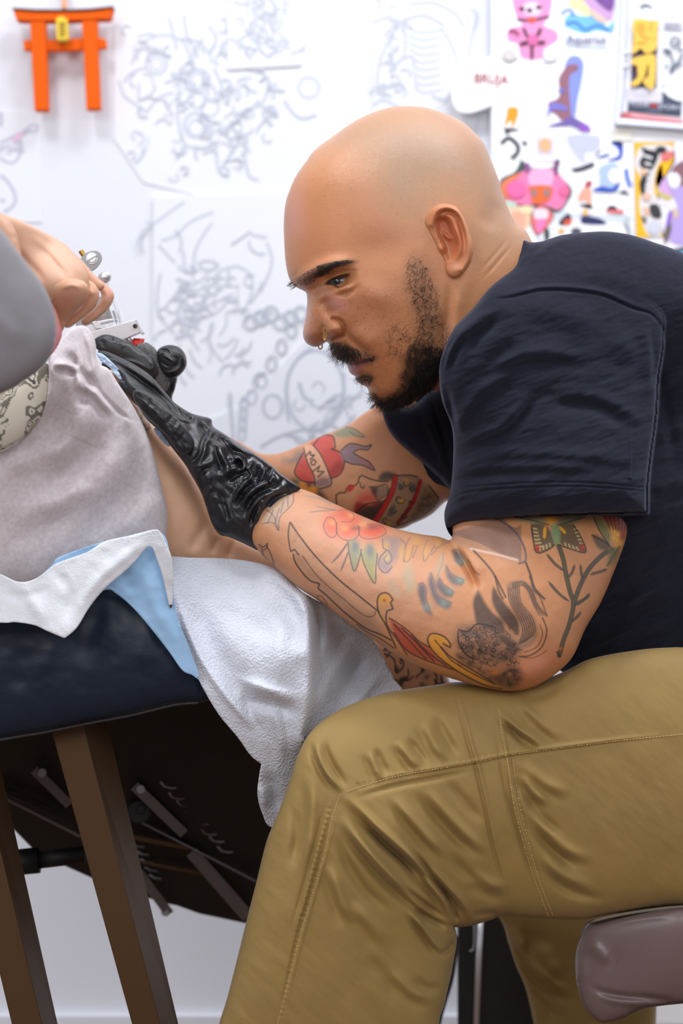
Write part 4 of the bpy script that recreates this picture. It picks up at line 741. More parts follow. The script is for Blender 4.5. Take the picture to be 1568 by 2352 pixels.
f1 = shell([(308,897),(320,893),(336,901),(360,920),(390,945),(420,975),(445,1010),(440,1040),(410,1040),(380,1000),(350,972),(325,945),(306,915)], 1.7, RBF([(310,905,0.045),(440,1030,0.05)]), k=0.6, col=(33,34,38), mods=[S(m5((340,440),(450,540),(560,640)), 5, 5), S([(352,908),(342,938)], 5, -3), S([(400,950),(378,980)], 5, -4), S([(415,968),(395,1000)], 5, 4), S([(425,990),(408,1020)], 4, -4), lambda x, y: 2.4 * noise(x, y, 24, 9, 0.9, seed=66)])
f2 = shell([(272,875),(285,872),(305,882),(325,905),(345,935),(340,950),(318,935),(295,912),(276,892)], 1.7, 0.085, k=0.6, col=(33,34,38), mods=[S([(285,885),(310,905)], 4, 3)])
f3 = shell([(224,808),(240,806),(270,818),(310,838),(345,862),(372,892),(400,925),(420,955),(395,960),(350,915),(310,880),(265,845),(235,826)], 1.8, RBF([(230,812,0.10),(400,940,0.09)]), k=0.6, col=(33,34,38), mods=[S([(250,822),(300,846),(350,884)], 4, 3), S([(290,833),(285,850)], 4, -4), S([(330,858),(322,874)], 4, -4)])
g1 = build('glove', [glove1, f1, f2, f3], M_glove, artist); g1['label'] = 'near black nitrile glove, wet and shiny at the wrist'
thumb = shell(k1((1128,1150),(1140,1110),(1170,1080),(1250,1055),(1340,1070),(1400,1120),(1430,1200),(1425,1270),(1380,1340),(1310,1387),(1240,1372),(1180,1320),(1140,1250),(1125,1190)), 1.4, RBF([(395,830,0.185)]), k=0.85, col=(33,34,38), mods=[S(k1(*a), r, h) for a, r, h in ((((1150,1120),(1230,1110),(1260,1160)), 3, -6), (((1180,1150),(1240,1180),(1300,1230),(1300,1260)), 3, 5), (((1280,1150),(1340,1200),(1330,1260),(1270,1280)), 3, -5), (((1160,1200),(1210,1250),(1280,1275)), 3, -4), (((1140,1200),(1170,1140),(1230,1130)), 3, 4), (((1160,1290),(1240,1330),(1330,1310),(1400,1250)), 3.5, 5), (((1320,1100),(1390,1180),(1400,1240)), 4, 4))])
idx_ = shell(k1((500,1010),(560,965),(620,950),(700,965),(790,1000),(880,1040),(960,1090),(1040,1150),(1100,1210),(1140,1290),(1150,1350),(1110,1402),(1050,1385),(950,1315),(850,1255),(740,1200),(650,1160),(560,1120),(520,1080)), 1.5, RBF([(230,790,0.17),(355,850,0.165)]), k=0.6, col=(33,34,38), mods=[S(k1(*a), r, h) for a, r, h in ((((620,960),(680,990),(700,1030)), 4, -5), (((700,1200),(860,1220),(960,1250),(1100,1330)), 5, 5), (((880,1060),(960,1120),(980,1160)), 4, -4), (((1050,1200),(1090,1260),(1090,1330)), 4, 4), (((560,1000),(600,1040),(590,1090)), 5, -4), (((760,1010),(820,1090)), 6, 3))])
wri = shell([(372,850),(400,855),(407,868),(402,892),(396,920),(420,960),(500,1010),(470,1050),(400,1000),(370,930)], 2, 0.225, k=0.7, col=(33,34,38), mods=[S([(396,880),(392,905)], 3, -4), S([(402,884),(398,900)], 3, 3)])
fh2 = shell([(240,830),(300,838),(350,860),(380,900),(400,950),(370,960),(300,890),(240,850)], 2.2, 0.205, k=0.7, col=(33,34,38)); fh3 = shell([(250,850),(300,860),(360,900),(400,960),(440,1000),(400,1000),(320,930),(260,880)], 2.2, 0.235, k=0.7, col=(33,34,38)); fh4 = shell([(270,870),(330,890),(390,940),(440,1000),(400,1020),(330,960),(280,900)], 2.2, 0.265, k=0.7, col=(33,34,38))
g2 = build('glove', [thumb, idx_, wri, fh2, fh3, fh4], M_glove, artist); g2['label'] = 'far black nitrile glove, thumb and fingers closed on the wrapped grip'
# ================= the client on the bed
client = empty('person', P(300, 1300, 0.15), 'client in grey sweat clothes lying on the black bed, hand pulling the waistband aside', 'person')
def thigh_paint(p):
    p.fill(c2((690,1080),(720,1100),(760,1160),(775,1200),(740,1210),(715,1160)), (150,120,96), 0.6, 5)
    for a in (((700,1090),(730,1120),(725,1150)), ((735,1120),(760,1160),(770,1195),(745,1205)), ((700,1120),(720,1160),(745,1180))): p.line(c2(*a), 4, (84,72,64), 0.8)
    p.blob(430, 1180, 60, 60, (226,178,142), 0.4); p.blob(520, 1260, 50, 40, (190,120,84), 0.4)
thigh = shell([(120,900),(260,850),(300,905),(335,960),(380,1005),(424,1062),(462,1125),(495,1190),(540,1235),(600,1268),(660,1310),(640,1335),(520,1325),(380,1330),(100,1330),(0,1200)], 2.4, RBF([(300,900,0.11),(400,1200,0.125),(640,1310,0.13),(100,1200,0.14)]), k=0.5, cap=240, col=(234,186,150), paint=thigh_paint, mods=[S([(480,1190),(450,1240),(440,1275)], 12, -8), S([(500,1230),(485,1275)], 8, -5), S([(540,1235),(520,1290)], 8, -4), lambda x, y: 1.5 * noise(x, y, 70, seed=71)])
# tattooed far leg glimpsed behind the paper
def calf_paint(p):
    rs = np.random.RandomState(9)
    for _ in range(26):
        x, y = rs.uniform(870, 1030), rs.uniform(1450, 1600); a = rs.uniform(0, 3.1); r = rs.uniform(10, 26)
        p.line([(x, y), (x + r * math.cos(a), y + r * math.sin(a)), (x + 2 * r * math.cos(a + .5), y + 2 * r * math.sin(a + .5))], 4.5, (38,30,30), 0.9)
    for _ in range(14): p.blob(rs.uniform(880, 1010), rs.uniform(1480, 1590), 8, 5, (40,32,32), 0.8, rs.uniform(0, 3))
calf = shell([(560,1295),(640,1312),(720,1385),(810,1440),(880,1452),(940,1440),(1000,1500),(1030,1560),(1045,1640),(900,1700),(780,1600),(640,1420),(560,1340)], 3, 0.27, k=0.5, cap=160, col=(176,124,92), paint=calf_paint)
# hand gripping the waistband
HB = RBF([(0,500,-0.12),(150,640,-0.10),(250,690,-0.075),(120,560,-0.07)])
hand_p = lambda p: (p.blob(150, 690, 24, 26, (222,146,124), 0.5), p.blob(250, 660, 16, 20, (220,150,128), 0.5), p.fill([(60,540),(140,570),(180,640),(140,640),(80,600)], (226,184,158), 0.4, 20))
palm = shell([(-120,430),(-60,455),(0,487),(60,512),(110,537),(150,561),(178,592),(196,618),(205,650),(190,690),(150,700),(100,690),(60,640),(20,600),(-60,600),(-140,560)], 2, HB, k=0.5, cap=90, col=(214,166,136), paint=hand_p, mods=[S([(40,500),(110,545),(160,575)], 10, 4), S([(60,530),(120,580),(160,630)], 12, 7), S([(20,560),(80,620),(110,660)], 10, -6), S([(110,545),(160,600),(190,640)], 9, 5), S([(90,560),(140,620),(165,650)], 8, -5)])
def finger(pts, Y, k=0.62, mods=()): return shell(pts, 1.8, Y, k=k, col=(214,164,134), paint=hand_p, mods=mods)
fing1 = finger([(112,660),(130,650),(160,640),(190,645),(204,662),(198,690),(178,712),(160,728),(150,748),(140,764),(128,755),(124,730),(118,700)], RBF([(190,660,-0.115),(140,750,-0.085)]), mods=[S([(135,665),(165,655),(190,665)], 6, 5), S([(140,735),(160,745)], 4, -3)])
fing2 = finger([(190,640),(215,650),(228,672),(222,700),(200,722),(178,740),(160,752),(148,750),(155,728),(185,705),(196,680)], RBF([(225,675,-0.085),(160,745,-0.08)]), mods=[S([(200,660),(218,680)], 7, 4)])
fing3 = finger([(196,612),(214,628),(240,650),(258,668),(262,682),(254,702),(236,722),(214,738),(196,747),(186,738),(198,722),(220,704),(232,684),(226,664),(200,645)], RBF([(255,680,-0.06),(195,745,-0.065)]), mods=[S([(230,655),(246,680),(230,710)], 7, 4)])
fing4 = finger([(150,575),(180,590),(214,628),(240,655),(225,668),(196,655),(170,625)], -0.075)
def nail(p): p.fill([(105,822),(112,800),(120,770),(132,750),(140,755),(140,775),(128,800),(115,815)], (238,150,160), 0.9, 3); p.fill([(98,832),(104,815),(114,812),(112,826),(104,838)], (30,130,190), 1, 3)
thumbc = shell([(96,700),(112,690),(130,715),(141,752),(141,775),(128,802),(114,820),(102,836),(97,828),(104,800),(106,770),(100,740)], 1.6, -0.105, k=0.5, col=(226,150,140), paint=nail)
wristc = shell([(-160,440),(-60,455),(0,487),(40,540),(40,640),(-60,760),(-200,740)], 6, RBF([(0,560,-0.12),(-160,600,-0.16)]), k=0.5, cap=100, col=(214,166,136))
trunk = shell([(-320,520),(-150,560),(-60,850),(40,1100),(110,1330),(-200,1330),(-330,1000)], 8, RBF([(-220,600,-0.14),(-200,1300,0.12),(80,1250,0.15)]), k=0.3, cap=80, col=(214,166,136))
cb = build('body', [thigh, trunk, calf, palm, fing1, fing2, fing3, fing4, thumbc, wristc], M_skin, client)
M_sweat = mat('light_grey_sweat_cloth', (214, 205, 208), rough=0.9, spec=0.15, sheen=0.25, bumps=[('n', 1500, 0.0003, 0.4), ('n', 60, 0.001, 0.2)], var=(260, 0.10))
M_sleeve = mat('dark_grey_sleeve_cloth', (134, 130, 134), rough=0.9, spec=0.15, sheen=0.2, bumps=[('n', 1300, 0.0003, 0.4)])
M_print = mat('printed_cloth', attr=True, rough=0.85, spec=0.2)
sweat_out = [(165,752),(192,748),(210,762),(220,790),(221,820),(232,838),(250,848),(272,882),(304,930),(330,978),(348,1027),(366,1093),(379,1146),(385,1187),(381,1236),(376,1280),(300,1330),(150,1345),(-100,1350),(-260,1300),(-220,1100),(0,1032),(60,992),(100,930),(112,870),(112,820),(128,790),(150,765)]
sm = [S(c2(*a), r * 1.3, h * 1.6, 'f' if h > 0 else 'g') for a, r, h in (
    (((430,680),(460,760),(480,850),(490,960)), 5, 8), (((380,760),(400,880),(470,960),(520,1010)), 8, -20), (((330,760),(380,800),(410,880),(415,960),(400,1060)), 8, 12), (((270,870),(330,870),(390,890),(412,930)), 7, 14), (((265,900),(340,890),(390,920)), 5, -12), (((420,980),(430,1050),(410,1090)), 9, -18), (((440,950),(490,975),(540,1040),(620,1120),(700,1170)), 4, -8), (((430,975),(480,1000),(530,1060),(600,1140)), 8, 9),
    (((260,920),(240,1020),(180,1120),(100,1200),(0,1290)), 18, 14), (((330,900),(330,1020),(280,1120),(180,1240)), 14, -14), (((400,1080),(340,1180),(220,1290),(60,1400)), 20, -12), (((480,1030),(430,1150),(340,1280),(180,1420)), 26, 12), (((560,1120),(480,1280),(340,1440),(160,1580)), 26, -12), (((640,1200),(600,1340),(480,1500),(300,1640)), 30, 9), (((760,1300),(700,1460),(560,1640),(360,1780)), 30, -8), (((820,1500),(740,1640),(600,1760)), 26, 7), (((0,1400),(160,1340),(300,1240)), 18, 8), (((0,1560),(200,1500),(380,1380)), 22, -7), (((120,1620),(300,1560),(460,1440)), 20, 7), (((0,1760),(200,1740),(400,1640)), 24, -7))]
sm += [S(c2((425,690),(470,800),(500,900),(510,980)), 2, -3), lambda x, y: 2 * noise(x, y, 110, 40, -0.8, seed=75) + 0.8 * noise(x, y, 30, seed=76)]
sweat = shell(sweat_out, 2.6, RBF([(200,760,0.04),(300,930,0.07),(380,1200,0.085),(0,1030,0.02),(0,1350,0.05),(-200,1200,0.03),(110,850,-0.02)]), k=0.36, cap=170, mods=sm)
b1 = build('sweatpants', sweat, M_sweat, client); b1['label'] = 'light grey crumpled sweat cloth pulled aside at the waist'
def prt(p):
    p.c *= 1 + 0 * p.c; n1 = noise(p.x, p.y, 34, 60, 0.5, seed=81); n2 = noise(p.x, p.y, 16, 30, 0.8, seed=82)
    k = (np.abs(n1) < 0.12) | (n2 > 0.75); p.c[k] = lin((120,116,104)); k = (n1 > 0.5); p.c[k] = lin((176,170,152)); k = (np.abs(n1 - 0.35) < 0.05); p.c[k] = lin((84,84,84))
waist = shell([(-120,940),(0,890),(60,860),(100,835),(116,845),(118,880),(104,940),(66,995),(0,1035),(-120,1060)], 2.6, 0.0, k=0.5, cap=60, col=(214,208,192), paint=prt)
build('printed_undershirt', waist, M_print, client)
slv = shell([(-300,420),(-160,430),(-60,470),(0,525),(25,556),(60,602),(96,650),(118,695),(129,740),(128,780),(118,812),(98,842),(60,872),(0,905),(-100,930),(-240,900),(-330,700)], 3.4, -0.22, k=0.5, cap=200, mods=[S([(0,560),(60,640),(90,720),(80,800)], 30, -8), S([(-40,700),(20,760),(60,800)], 24, 6)])
build('sleeve', slv, M_sleeve, client)
# ================= tattoo machine
M_steel = mat('polished_steel', (215, 215, 218), rough=0.33, metal=0.75)
M_plate = mat('brushed_plate', (150, 150, 152), rough=0.45, metal=0.4)
M_brass = mat('brass', (190, 150, 70), rough=0.3, metal=1.0)
M_clear = mat('clear_plastic', (235, 238, 242), rough=0.08, trans=0.9)
M_red = mat('red_rubber', (200, 40, 40), rough=0.5)
M_coil = mat('coil_tape', (150, 144, 140), rough=0.45, metal=0.3, bumps=[('n', 300, 0.001, 0.8)])
M_wrap = mat('black_grip_wrap', attr=True, rough=0.8)
MY = 0.185
machine = empty('tattoo_machine', P(300, 800, MY), 'metal coil tattoo machine held in the far gloved hand, grip wrapped in black gauze', 'tattoo machine')
def prt_(name, fn, m, bevel=0, smooth=False, label=None):
    b = MB(); fn(b); o = b.build(name, m, machine, bevel, smooth)
    if label: o['label'] = label
    return o
prt_('upper_bracket', lambda b: b.plate(k1((340,225),(400,160),(450,122),(520,112),(568,140),(582,190),(562,240),(500,305),(400,330),(330,300)), MY, 0.003, smooth=True), M_plate, 0.0004)
def bolt(x, y, r, slot=True):
    c = PV(*k1((x, y))[0], MY); rr = r / 4.3556 * (MY + CD) / FPX
    def f(b):
        b.disc(c, (0, -1, 0), rr, 0.001); b.disc(c, (0, -1, 0), rr * 0.85, 0.0032, r2=rr * 0.72)
    return f
sc = prt_('screw', bolt(485, 190, 58), M_steel, 0.0002, False, 'slotted screw')
def slot(b):
    q = k1((440,225),(432,212),(530,155),(538,168)); b.plate([(x, y) for x, y in q], MY - 0.0034, 0.0006)
b_ = MB(); slot(b_); b_.build('slot', M_plate, machine)
def post(b):
    for i in range(8):
        t = i / 7; x, y = 372 + 34 * t, 118 + 46 * t; c = PV(*k1((x, y))[0], MY + 0.004)
        d = Vector((0.55, 0, -0.83)); b.tube([c, c + d * 0.0008], 0.0027 if i % 2 == 0 else 0.0022, 0, 10)
    b.tube([PV(*k1((368,112))[0], MY + .004), PV(*k1((412,170))[0], MY + .004)], 0.002, 0, 10)
prt_('threaded_post', post, M_brass)
prt_('needle_bar', lambda b: b.tube([PV(*q, MY + 0.004) for q in k1((585,330),(612,385),(640,440),(700,620),(740,730),(772,842))], 0.0008, 0, 8), M_steel, smooth=True)
prt_('thumb_nut', lambda b: b.tube([PV(*k1((590,330))[0], MY+.004), PV(*k1((600,355))[0], MY+.004), PV(*k1((625,400))[0], MY+.004), PV(*k1((640,425))[0], MY+.004)], [0.003, 0.0065, 0.0065, 0.003], 0, 16), M_steel, smooth=True)
prt_('sleeve_tube', lambda b: b.tube([PV(*k1((726,705))[0], MY + .004), PV(*k1((768,850))[0], MY + .004)], 0.0042, 0, 20, False), M_clear, smooth=True)
prt_('coil', lambda b: b.tube([PV(*k1((520,600))[0], MY + .012), PV(*k1((600,830))[0], MY + .012)], 0.0100, 0, 28), M_coil, 0.0006, True)
def frame(b):
    b.plate(k1((380,960),(470,925),(920,800),(950,850),(975,925),(800,1002),(490,1000),(380,1010)), MY - 0.003, 0.010)
    b.plate(k1((920,797),(930,800),(1000,925),(998,940),(975,945),(965,930)), MY - 0.0045, 0.013)
    b.plate(k1((400,880),(480,850),(620,870),(630,890),(470,920),(400,935)), MY + 0.004, 0.012); b.plate(k1((480,820),(520,815),(625,880),(600,890),(520,890)), MY, 0.008)
    b.plate(k1((640,850),(680,835),(692,870),(640,885)), MY - 0.001, 0.010); b.plate(k1((530,820),(690,790),(692,812),(540,850)), MY + 0.001, 0.016)
prt_('frame', frame, M_steel, 0.0006)
prt_('side_plate', lambda b: b.plate(k1((330,290),(440,300),(430,600),(520,880),(420,960),(330,900),(290,600)), MY + 0.006, 0.004), M_plate, 0.0006)
prt_('bolt', bolt(905, 868, 56), M_steel, 0.0002, label='hex socket bolt')
prt_('bolt_socket', lambda b: b.disc(PV(*k1((915,868))[0], MY - 0.0033), (0, -1, 0), 0.0024, 0.0004, n=6), M_hair)
prt_('tube', lambda b: b.tube([PV(*k1((800,930))[0], MY + .004), PV(*k1((890,1060))[0], MY + .004)], 0.003, 0, 12), M_steel, smooth=True)
prt_('rubber_tip', lambda b: b.tube([PV(*k1((885,1030))[0], MY + .004), PV(*k1((985,1065))[0], MY + .006)], [0.0045, 0.0075], 0, 16), M_red, smooth=True)
def wrapp(p):
    u = (p.x * 0.45 + p.y * 0.89); v = (p.x * 0.89 - p.y * 0.45); w = np.sin(u * 1.25 + 0.6 * np.sin(v * .5)) * np.sin(v * 1.3 + 0.8 * noise(p.x, p.y, 20, seed=5))
    k = w > 0.22; p.c[k] = lin((150,150,152)); p.c[w > 0.7] = lin((200,200,202))
wrap = shell(k1((930,1065),(1020,1030),(1080,1060),(1130,1110),(1150,1200),(1200,1300),(1250,1400),(1256,1470),(1200,1535),(1140,1460),(1060,1330),(980,1180)), 1.0, RBF([(320,800,MY-0.004),(390,900,MY+0.004)]), k=0.7, col=(20,20,22), paint=wrapp, mods=[lambda x, y: 1.0 * np.sin((x * .45 + y * .89) * 1.25) * np.sin((x * .89 - y * .45) * 1.3)])
build('grip', wrap, M_wrap, machine)
# ================= bed
M_leather = mat('navy_black_leather', (11, 27, 46), rough=0.4, spec=0.4, bumps=[('n', 700, 0.0002, 0.4), ('n', 30, 0.003, 0.3)])
M_pipe = mat('piping', (60, 62, 66), rough=0.5)
M_under = mat('black_underside', (19, 18, 18), rough=0.55, spec=0.4, bumps=[('n', 200, 0.0005, 0.3)])
M_leg = mat('bronze_metal', (82, 58, 34), rough=0.45, metal=0.15, spec=0.25, bumps=[('n', 900, 0.0002, 0.3)])
M_strut = mat('grey_steel', (130, 130, 138), rough=0.4, metal=0.6)
bed = empty('tattoo_bed', P(200, 2300, 0.1), 'black leather tattoo bed on bronze metal legs under the client', 'bed')
cush = shell([(-260,1400),(0,1330),(200,1325),(300,1338),(370,1375),(420,1430),(455,1500),(480,1570),(486,1605),(455,1614,1),(400,1618),(300,1642),(200,1661),(100,1681),(0,1698),(-260,1745,1)], 3.4, RBF([(0,1500,0.075),(450,1600,0.07)]), k=0.5, cap=90, slab=0.5, mods=[S([(250,1370),(210,1450),(190,1540)], 22, -5), S([(330,1400),(340,1480),(330,1560)], 26, 5), S([(120,1460),(100,1560)], 20, 4), S([(445,1500),(462,1560),(456,1610)], 4, -5), S([(60,1480),(30,1600)], 24, -4), lambda x, y: 2 * noise(x, y, 80, seed=91)])
build('cushion', cush, M_leather, bed)
b = MB(); q = cr([(-260,1745),(0,1698),(100,1681),(200,1661),(300,1642),(400,1618),(455,1613)], 8, False)
b.tube([P(x, y, 0.070) for x, y in q], 0.0017, 0, 8); b.tube([P(x, y, 0.07) for x, y in cr([(455,1613),(470,1580),(472,1540),(455,1490)], 6, False)], 0.0012, 0, 8); b.build('piping', M_pipe, bed, smooth=True)
def leg(pts_f, pts_b, Y0, Y1):
    b = MB(); b.box8([P(x, y, Y0) for x, y in pts_f], [P(x, y, Y1) for x, y in pts_b]); return b.build('leg', [M_leg], bed, 0.0015)
leg([(112,1660),(189,1660),(402 - 20,2410),(318,2410)], [(180,1660),(247,1660),(424,2410),(360,2410)], 0.10, 0.16)
leg([(-130,1700),(-60,1700),(110,2410),(40,2410)], [(-80,1700),(-12,1700),(146,2410),(76,2410)], 0.10, 0.16)
b = MB()
# hanging leg section: a padded slab folded down and away from the viewer
def slopeY(x, y): return 0.20 + max(0, (y - 1600)) * 0.00070
b.plate([(-200,1640),(500,1590),(640,1560),(760,1700),(700,1900),(640,2128),(560,2122),(456,2100),(406,2082),(373,2075),(332,2062),(207,2017),(124,1980),(79,1957),(0,1876),(-200,1760)], slopeY, 0.035); b.build('folded_leg_section', M_under, bed, 0.004)
def bar(name, a, c, wpx, Y0, Y1, t=0.006, m=M_strut):
    a, c = np.array(a, float), np.array(c, float); d = c - a; n = np.array((-d[1], d[0])) / np.linalg.norm(d) * wpx / 2; bb = MB()
    f = [(a + n, Y0), (a - n, Y0), (c - n, Y1), (c + n, Y1)]
    bb.box8([P(q[0], q[1], y) for q, y in f], [P(q[0], q[1], y + t) for q, y in f]); return bb.build(name, m, bed, 0.0008)
Q = lambda *p: k5(*p)
for n_, a, c, w, m in (('strut', (190,285), (385,480), 22, M_strut), ('strut', (745,375), (1020,640), 24, M_strut), ('strut', (1060,740), (1375,1100), 30, M_strut), ('brace', (0,430), (445,655), 6, M_strut), ('brace', (770,570), (1420,905), 5, M_strut), ('brace', (715,655), (1050,720), 10, M_leg), ('strut', (765,850), (940,1085), 22, M_strut), ('brace', (750,790), (1160,870), 7, M_leg), ('brace', (0,380), (400,560), 16, M_under)):
    A, C_ = Q(a)[0], Q(c)[0]; bar(n_, A, C_, w, slopeY(*A) - 0.02, slopeY(*C_) - 0.02, 0.006, m)
for i in range(8):
    b = MB()
    x, y = 890 + 45 * i, 350 + 50 * i + (8 if i % 2 else 0); q = Q((x, y), (x + 20, y + 26), (x + 60, y + 34), (x + 85, y + 30)); b.tube([P(u[0], u[1], slopeY(*u) - 0.006) for u in q], 0.0018, 0, 6); b.build('louvre', M_strut, bed, smooth=True)
for i in range(5):
    b = MB()
    x, y = 730 + 24 * i, 690 + 44 * i; q = Q((x, y), (x + 30, y + 18), (x + 70, y + 22)); b.tube([P(u[0], u[1], slopeY(*u) - 0.006) for u in q], 0.0018, 0, 6); b.build('louvre', M_strut, bed, smooth=True)
b = MB(); A = Q((782,502))[0]; b.disc(P(*A, slopeY(*A)), (0, -1, 0), 0.0125, 0.022, n=10); b.disc(P(*A, slopeY(*A) - .02), (0, -1, 0), 0.005, 0.006, n=12); b.build('bolt', M_under, bed, 0.001)
for s_, q in (((235,300), 0), ((780,390), 0)): pass
for c_ in ((235,300), (780,392), (915,1072)):
    A = Q(c_)[0]; b = MB(); b.disc(P(*A, slopeY(*A) - .02), (0, -1, 0), 0.0045, 0.003, n=14); b.build('bolt', M_plate, bed)
b = MB(); a, c, d = Q((-60,815))[0], Q((215,785))[0], Q((470,755))[0]
b.tube([P(*a, 0.30), P(*c, 0.30)], 0.0135, 0, 20); b.tube([P(*c, 0.30), P(*d, 0.30)], 0.009, 0, 20); b.build('gas_strut', M_under, bed, smooth=True)
b = MB(); A = Q((650,600))[0]; b.plate(Q((640,540),(655,545),(660,620),(675,640),(672,668),(650,660),(655,630),(640,610)), 0.155, 0.002); b.build('latch', M_brass, bed)
# ================= paper sheets
M_paper = mat('white_paper_towel', (218, 222, 232), rough=0.9, spec=0.15, bumps=[('v', 420, 0.0016, 0.55), ('n', 40, 0.003, 0.3)])
M_blue = mat('blue_liner', (160, 200, 236), rough=0.65, bumps=[('n', 60, 0.002, 0.3)])
M_white = mat('white_liner', (232, 235, 240), rough=0.85, bumps=[('v', 500, 0.0008, 0.3), ('n', 50, 0.002, 0.3)])
pap_out = [(376,1279),(440,1281),(500,1282),(560,1287),(610,1298),(640,1312),(665,1332),(690,1356),(715,1372),(760,1396),(800,1420),(845,1455),(880,1510),(905,1560),(930,1610),(900,1760),(800,1840),(700,1880),(625,1900),(602,1868),(591,1825),(595,1780),(600,1755,1),(575,1735),(545,1693),(505,1645),(472,1592),(447,1542),(425,1490),(400,1420),(385,1350),(372,1305)]
def sheet(name, out, s, base, m, mods=(), parent=None, th=0.0012, **kw):
    sh = shell(out, s, base, k=0.0, mods=mods, fade=0, slab=None, step=3, **kw)
    # thin sheet: same surface on both sides, th apart
    return sh
def thin(out, s, base, mods=(), th=0.0013):
    sh = shell(out, s, base, k=0.0001, mods=mods, fade=0, back=1.0, step=3)
    n = int(sh.use.sum()); f = sh.f[(sh.f < n).all(1)]; fr = sh.v[:n]
    R = Shell(); cam = np.array([0, -CD, CZ]); d = fr - cam; d /= np.linalg.norm(d, axis=1)[:, None]
    R.v = np.concatenate([fr, fr + d * th]); 
    E = {}
    for q in f.tolist():
        for i in range(4):
            a, c = q[i], q[(i + 1) % 4]
            if (c, a) in E: del E[(c, a)]
            else: E[(a, c)] = 1
    w = np.array([(c, a, a + n, c + n) for a, c in E])
    R.f = np.concatenate([f, f[:, ::-1] + n, w]); R.c = np.tile(sh.c[:1], (2 * n, 1)); R.r = np.zeros(2 * n); R.at = sh.at; return R
pm = [S(p, r, h * 1.5, k_) for p, r, h, k_ in (
    ([(388,1290),(415,1400),(455,1500),(520,1600),(600,1690),(640,1760)], 10, 10, 'g'), ([(430,1360),(470,1440),(520,1540),(600,1640)], 26, -14, 'g'), ([(560,1300),(640,1330),(700,1400),(716,1500),(712,1640)], 16, 16, 'g'), ([(722,1385),(735,1440),(728,1520)], 10, -26, 'g'), ([(545,1560),(600,1580),(660,1600),(700,1610)], 16, 12, 'g'), ([(545,1600),(610,1620),(700,1640)], 14, -12, 'g'), ([(620,1600),(640,1680),(650,1740)], 12, 10, 'g'),
    ([(560,1560),(575,1640),(610,1720)], 12, -9, 'g'), ([(820,1470),(770,1540),(740,1600),(720,1650)], 16, 14, 'g'), ([(850,1490),(800,1570),(760,1640)], 14, -14, 'g'), ([(880,1540),(830,1600),(790,1660)], 12, 12, 'g'), ([(760,1400),(800,1440),(850,1460)], 10, 8, 'g'), ([(740,1420),(790,1460),(760,1480)], 16, -10, 'g'), ([(600,1770),(625,1800),(640,1870)], 14, -14, 'g'), ([(600,1800),(610,1860)], 9, 8, 'g'), ([(450,1300),(560,1330),(620,1360)], 22, 7, 'g'), ([(480,1400),(560,1420),(650,1480)], 24, -7, 'g'), ([(660,1400),(640,1500),(660,1580)], 22, 8, 'g'))]
pm += [S([(714,1372),(719,1450),(718,1600),(700,1690)], 9, 50, 'step', False), S([(520,1540),(600,1570),(690,1590)], 5, 9, 'step'), S([(640,1600),(655,1700),(650,1780)], 6, 8, 'step')]
pm += [lambda x, y: 3 * noise(x, y, 90, seed=95) + 1.6 * noise(x, y, 40, seed=96)]
pap = thin(pap_out, 2.6, RBF([(390,1280,0.085),(640,1310,0.075),(560,1285,0.10),(390,1400,0.06),(500,1500,0.045),(600,1600,0.04),(640,1780,0.08),(690,1500,0.035),(705,1600,0.05),(760,1500,0.13),(800,1560,0.15),(900,1560,0.17),(620,1880,0.11)]), pm)
tag(build('paper_towel_sheet', pap, M_paper), 'white embossed paper towel sheet draped over the end of the bed', 'paper sheet')
wl_out = [(-140,1290),(-60,1300),(0,1318),(42,1336),(79,1330),(121,1300),(139,1290),(200,1268),(242,1243),(300,1230),(345,1218),(363,1217),(372,1228),(382,1250),(394,1282),(398,1340),(392,1400),(372,1320),(352,1262,1),(339,1256),(300,1300),(242,1351),(206,1394),(176,1442),(148,1466,1),(110,1450),(79,1436),(36,1429),(0,1430),(-140,1420)]
wl = thin(wl_out, 2.4, RBF([(0,1330,0.005),(148,1460,-0.02),(360,1220,0.01),(242,1300,-0.01),(395,1390,0.03),(-140,1300,0.0)]), [S([(363,1222),(300,1270),(210,1350),(160,1450)], 14, 8), S([(121,1300),(160,1360),(150,1440)], 12, -9), S([(42,1340),(80,1390),(100,1440)], 14, 7), S([(0,1360),(60,1370),(120,1350)], 12, -6), lambda x, y: 2.5 * noise(x, y, 50, seed=97)])
tag(build('white_paper_liner', wl, M_white), 'white top liner with a folded corner hanging over the bed edge', 'paper sheet')
bl_out = [(60,1345),(90,1325),(121,1296),(139,1278),(242,1243),(363,1222),(391,1279),(394,1351),(412,1430),(436,1491),(457,1557),(440,1550),(418,1539),(388,1497),(345,1442),(303,1394),(267,1364),(242,1355),(170,1380),(80,1370)]
bl = thin(bl_out, 2.6, RBF([(70,1345,0.02),(363,1230,0.028),(242,1360,0.03),(457,1557,0.035),(394,1351,0.025),(330,1400,0.032)]), [S([(370,1260),(385,1360),(430,1500)], 14, -7), S([(330,1280),(350,1380),(400,1480)], 16, 7), S([(290,1300),(300,1370)], 14, -6), lambda x, y: 2 * noise(x, y, 60, seed=98)])
tag(build('blue_absorbent_liner', bl, M_blue), 'pale blue liner lying beneath the folded white corner', 'paper sheet')
ti = thin(c2((790,1195),(830,1205),(850,1215),(845,1235),(875,1265),(872,1290),(845,1275),(810,1235)), 1.6, 0.075, [lambda x, y: 3 * noise(x, y, 8, seed=99)])
ti2 = thin(c2((495,808),(525,812),(560,840),(600,880),(640,925),(690,985),(720,1040),(690,1040),(650,980),(600,930),(560,880),(520,850)), 1.6, 0.088, [lambda x, y: 3 * noise(x, y, 10, seed=100)])
M_tissue = mat('pale_blue_tissue', (190, 214, 240), rough=0.85, bumps=[('v', 700, 0.0006, 0.5)])
